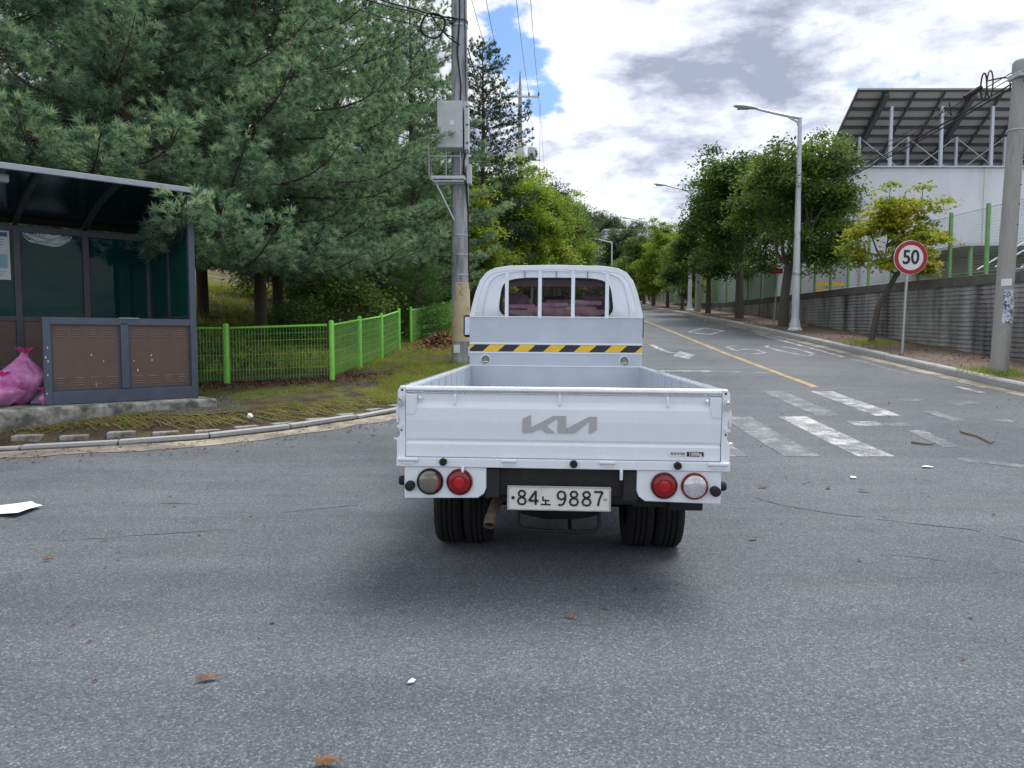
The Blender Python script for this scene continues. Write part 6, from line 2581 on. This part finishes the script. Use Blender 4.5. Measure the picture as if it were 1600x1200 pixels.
# ---- shrubs
sC = pine_proto('conifer_shrub', 'x', 91, 2.1, .95, .15, M['needle_bright'], K=14, nl=.055, w=.0032, dens=2.6, whorl=.13)
sC['category'] = 'shrub'
x, y = -2.75, 21.3
place(sC, x, y, VG(x, y), 0, 1.0, 'bright green young conifer shrub between the two fence runs')
sD = broad_proto('bush', 'x', 95, 2.1, 1.15, .25, M['leaf_green'], 5200, .05, bkg, flat=.7, forks=6, cr=.30, cat='bush', rt=.035)
sE = broad_proto('bush', 'x', 99, 1.5, .9, .2, M['leaf_dark'], 4200, .045, bkg, flat=.7, forks=6, cr=.28, cat='bush', rt=.03)
place(sD, -4.25, 18.9, VG(-4.25, 18.9), 1, 1.05, 'leafy green bush rising behind the bright green fence run')
place(sE, -5.2, 17.4, VG(-5.2, 17.4), 2, .8, 'low dark bush behind the fence corner')
for (x, y, s) in ((-4.6, 23, 1.2), (-3.9, 25.5, 1.3), (-3.4, 28.5, 1.4), (-6.5, 24, 1.2), (-5.4, 27, 1.4), (-2.6, 33, 1.4), (-8.5, 25, 1.3), (-4.2, 31, 1.5), (-12.5, 22, 1.5), (-7.4, 30, 1.6)):
    place(sE if int(x * 10) % 2 else sD, x, y, VG(x, y), R0.uniform(0, 6), s, 'dark undergrowth bush in the shade of the pines', 'undergrowth bushes under the pines')

# ---- grass, fallen leaves (nobody could count them)
def grass_mesh(name, n, region, hgt, mat, seed, wid=.006, clump=True):
    rng = np.random.default_rng(seed)
    rr_ = random.Random(seed)
    pts = []
    while len(pts) < n:
        x, y, d = region(rr_)
        if rr_.random() > d:
            continue
        m = rr_.randint(5, 14) if clump else 1
        for _ in range(m):
            xx, yy_ = x + rr_.gauss(0, .05), y + rr_.gauss(0, .05)
            pts.append((xx, yy_, VG(xx, yy_) - .005))
    b = np.array(pts)
    N = len(b)
    h = hgt * rng.uniform(.4, 1.25, (N, 1))
    lean_ = rng.normal(size=(N, 3)) * .45
    lean_[:, 2] = 1
    tip = b + nrmz(lean_) * h
    a = rng.uniform(0, 6.28, N)
    side = np.stack([np.cos(a), np.sin(a), np.zeros(N)], 1) * wid
    o = raw(name, np.stack([b - side, b + side, tip], 1), 3, mat)
    return tag(o, None, None, None, 'stuff')


def gnoise(x, y):
    return .5 + .5 * math.sin(x * 1.7 + 1.3 * math.sin(y * .9)) * math.sin(y * 1.3 + 1.1 * math.sin(x * 1.1))


def reg_verge(r):
    y = 11.0 + 23 * r.random() ** 1.7
    x = xl(y) - r.uniform(.25, 6.5)
    if x < fence_x(y) - .2 or (x < -2.2 and y < 14):
        return x, y, 0
    return x, y, .25 + .75 * gnoise(x, y)


def reg_bank(r):
    y = r.uniform(13.5, 34)
    x = fence_x(y) - r.uniform(.15, 16)
    return x, y, .35 + .65 * gnoise(x * .7, y)


def reg_kerb(r):
    i = r.randint(18, len(KS) - 30)
    (x, y), (tx, ty) = KS[i], KT[i]
    o = r.choice((.5, .6, .75, .85, 1.9, 2.0)) + r.gauss(0, .07)
    g = gnoise(x * 3, y * 2)
    return x - ty * o, y + tx * o, g * g


grass_mesh('grass', 52000, reg_verge, .10, M['grass'], 61, .006)
grass_mesh('grass', 16000, reg_verge, .07, M['grass_dry'], 67, .006)
grass_mesh('grass', 52000, reg_bank, .20, M['grass_bank'], 62, .008)
grass_mesh('grass', 9000, reg_bank, .30, M['grass_dry'], 65, .007)
grass_mesh('grass', 9000, reg_kerb, .07, M['grass'], 63, .005)
grass_mesh('grass', 5000, reg_kerb, .05, M['grass_dry'], 64, .005)


def leaf_scatter(name, n, fn, mat, size, seed):
    rng = np.random.default_rng(seed)
    rr_ = random.Random(seed)
    c = []
    for _ in range(n):
        x, y, dz = fn(rr_)
        c.append((x, y, VG(x, y) + .012 + dz))
    c = np.array(c)
    N = len(c)
    nn = nrmz(np.array([0, 0, 1.0]) + rng.normal(size=(N, 3)) * .45)
    a = rng.normal(size=(N, 3))
    a = nrmz(a - nn * (a * nn).sum(1, keepdims=True))
    b = np.cross(nn, a)
    s = size * rng.uniform(.5, 1.3, (N, 1))
    o = raw(name, np.stack([c - a * s, c + b * s * .6, c + a * s, c - b * s * .6], 1), 4, mat)
    return tag(o, None, None, None, 'stuff')


def heap(r):
    d, e = r.gauss(0, .38), r.gauss(0, .9)
    return -1.95 + d + .05 * e, 20.0 + e, max(0, .30 - .35 * math.hypot(d / .5, e / 1.2) ** 2) * r.random()


def underfence(r):
    x = r.uniform(-6.5, -2.2)
    y = 12.4 + (x + 5.0) * .42 - abs(r.gauss(0, .55)) + .2
    return x, max(y, 11.0), 0


def pinefloor(r):
    y = r.uniform(13.6, 30)
    return fence_x(y) - r.uniform(.1, 9), y, 0


leaf_scatter('fallen_leaves', 3500, heap, M['leaf_brown'], .05, 71)
leaf_scatter('fallen_leaves', 5200, underfence, M['leaf_litter'], .022, 72)
leaf_scatter('fallen_leaves', 6000, pinefloor, M['leaf_litter'], .03, 73)


def sidelitter(name, n, seed):
    rr_ = random.Random(seed)
    mb = MB()
    for _ in range(n):
        y = rr_.uniform(11, 45)
        k = rr_.random()
        x = xr(y) + (.3 + 1.9 * rr_.random())
        if y > 28:
            x = xr(y) + rr_.gauss(.2, .5)
        z = (SW(y) + .02 if x > xr(y) + .1 else G(y) + .01) + .005
        s = rr_.uniform(.02, .05)
        a = rr_.uniform(0, 6.3)
        mb.add([(x + s * math.cos(a), y + s * math.sin(a), z), (x + s * .6 * math.cos(a + 1.6), y + s * .6 * math.sin(a + 1.6), z + .015), (x - s * math.cos(a), y - s * math.sin(a), z + .002), (x + s * .5 * math.cos(a - 1.5), y + s * .5 * math.sin(a - 1.5), z)], [(0, 1, 2, 3)])
    return tag(obj(name, mb, M['leaf_litter']), None, None, None, 'stuff')


sidelitter('fallen_leaves', 1500, 5)


def tuft(name, cx, cy, r, n, h, seed):
    rng = np.random.default_rng(seed)
    p = np.stack([cx + rng.normal(size=n) * r, cy + rng.normal(size=n) * r * 1.2], 1)
    b = np.array([(x, y, SW(y) + .02) for x, y in p])
    lean_ = rng.normal(size=(n, 3)) * .5
    lean_[:, 2] = 1
    tip = b + nrmz(lean_) * h * rng.uniform(.4, 1.2, (n, 1))
    a = rng.uniform(0, 6.28, n)
    side = np.stack([np.cos(a), np.sin(a), np.zeros(n)], 1) * .006
    return tag(raw(name, np.stack([b - side, b + side, tip], 1), 3, M['grass']), None, None, None, 'stuff')


tuft('grass', 10.1, 20.3, .35, 1500, .13, 1)
tuft('grass', 9.35, 13.8, .30, 1200, .12, 2)
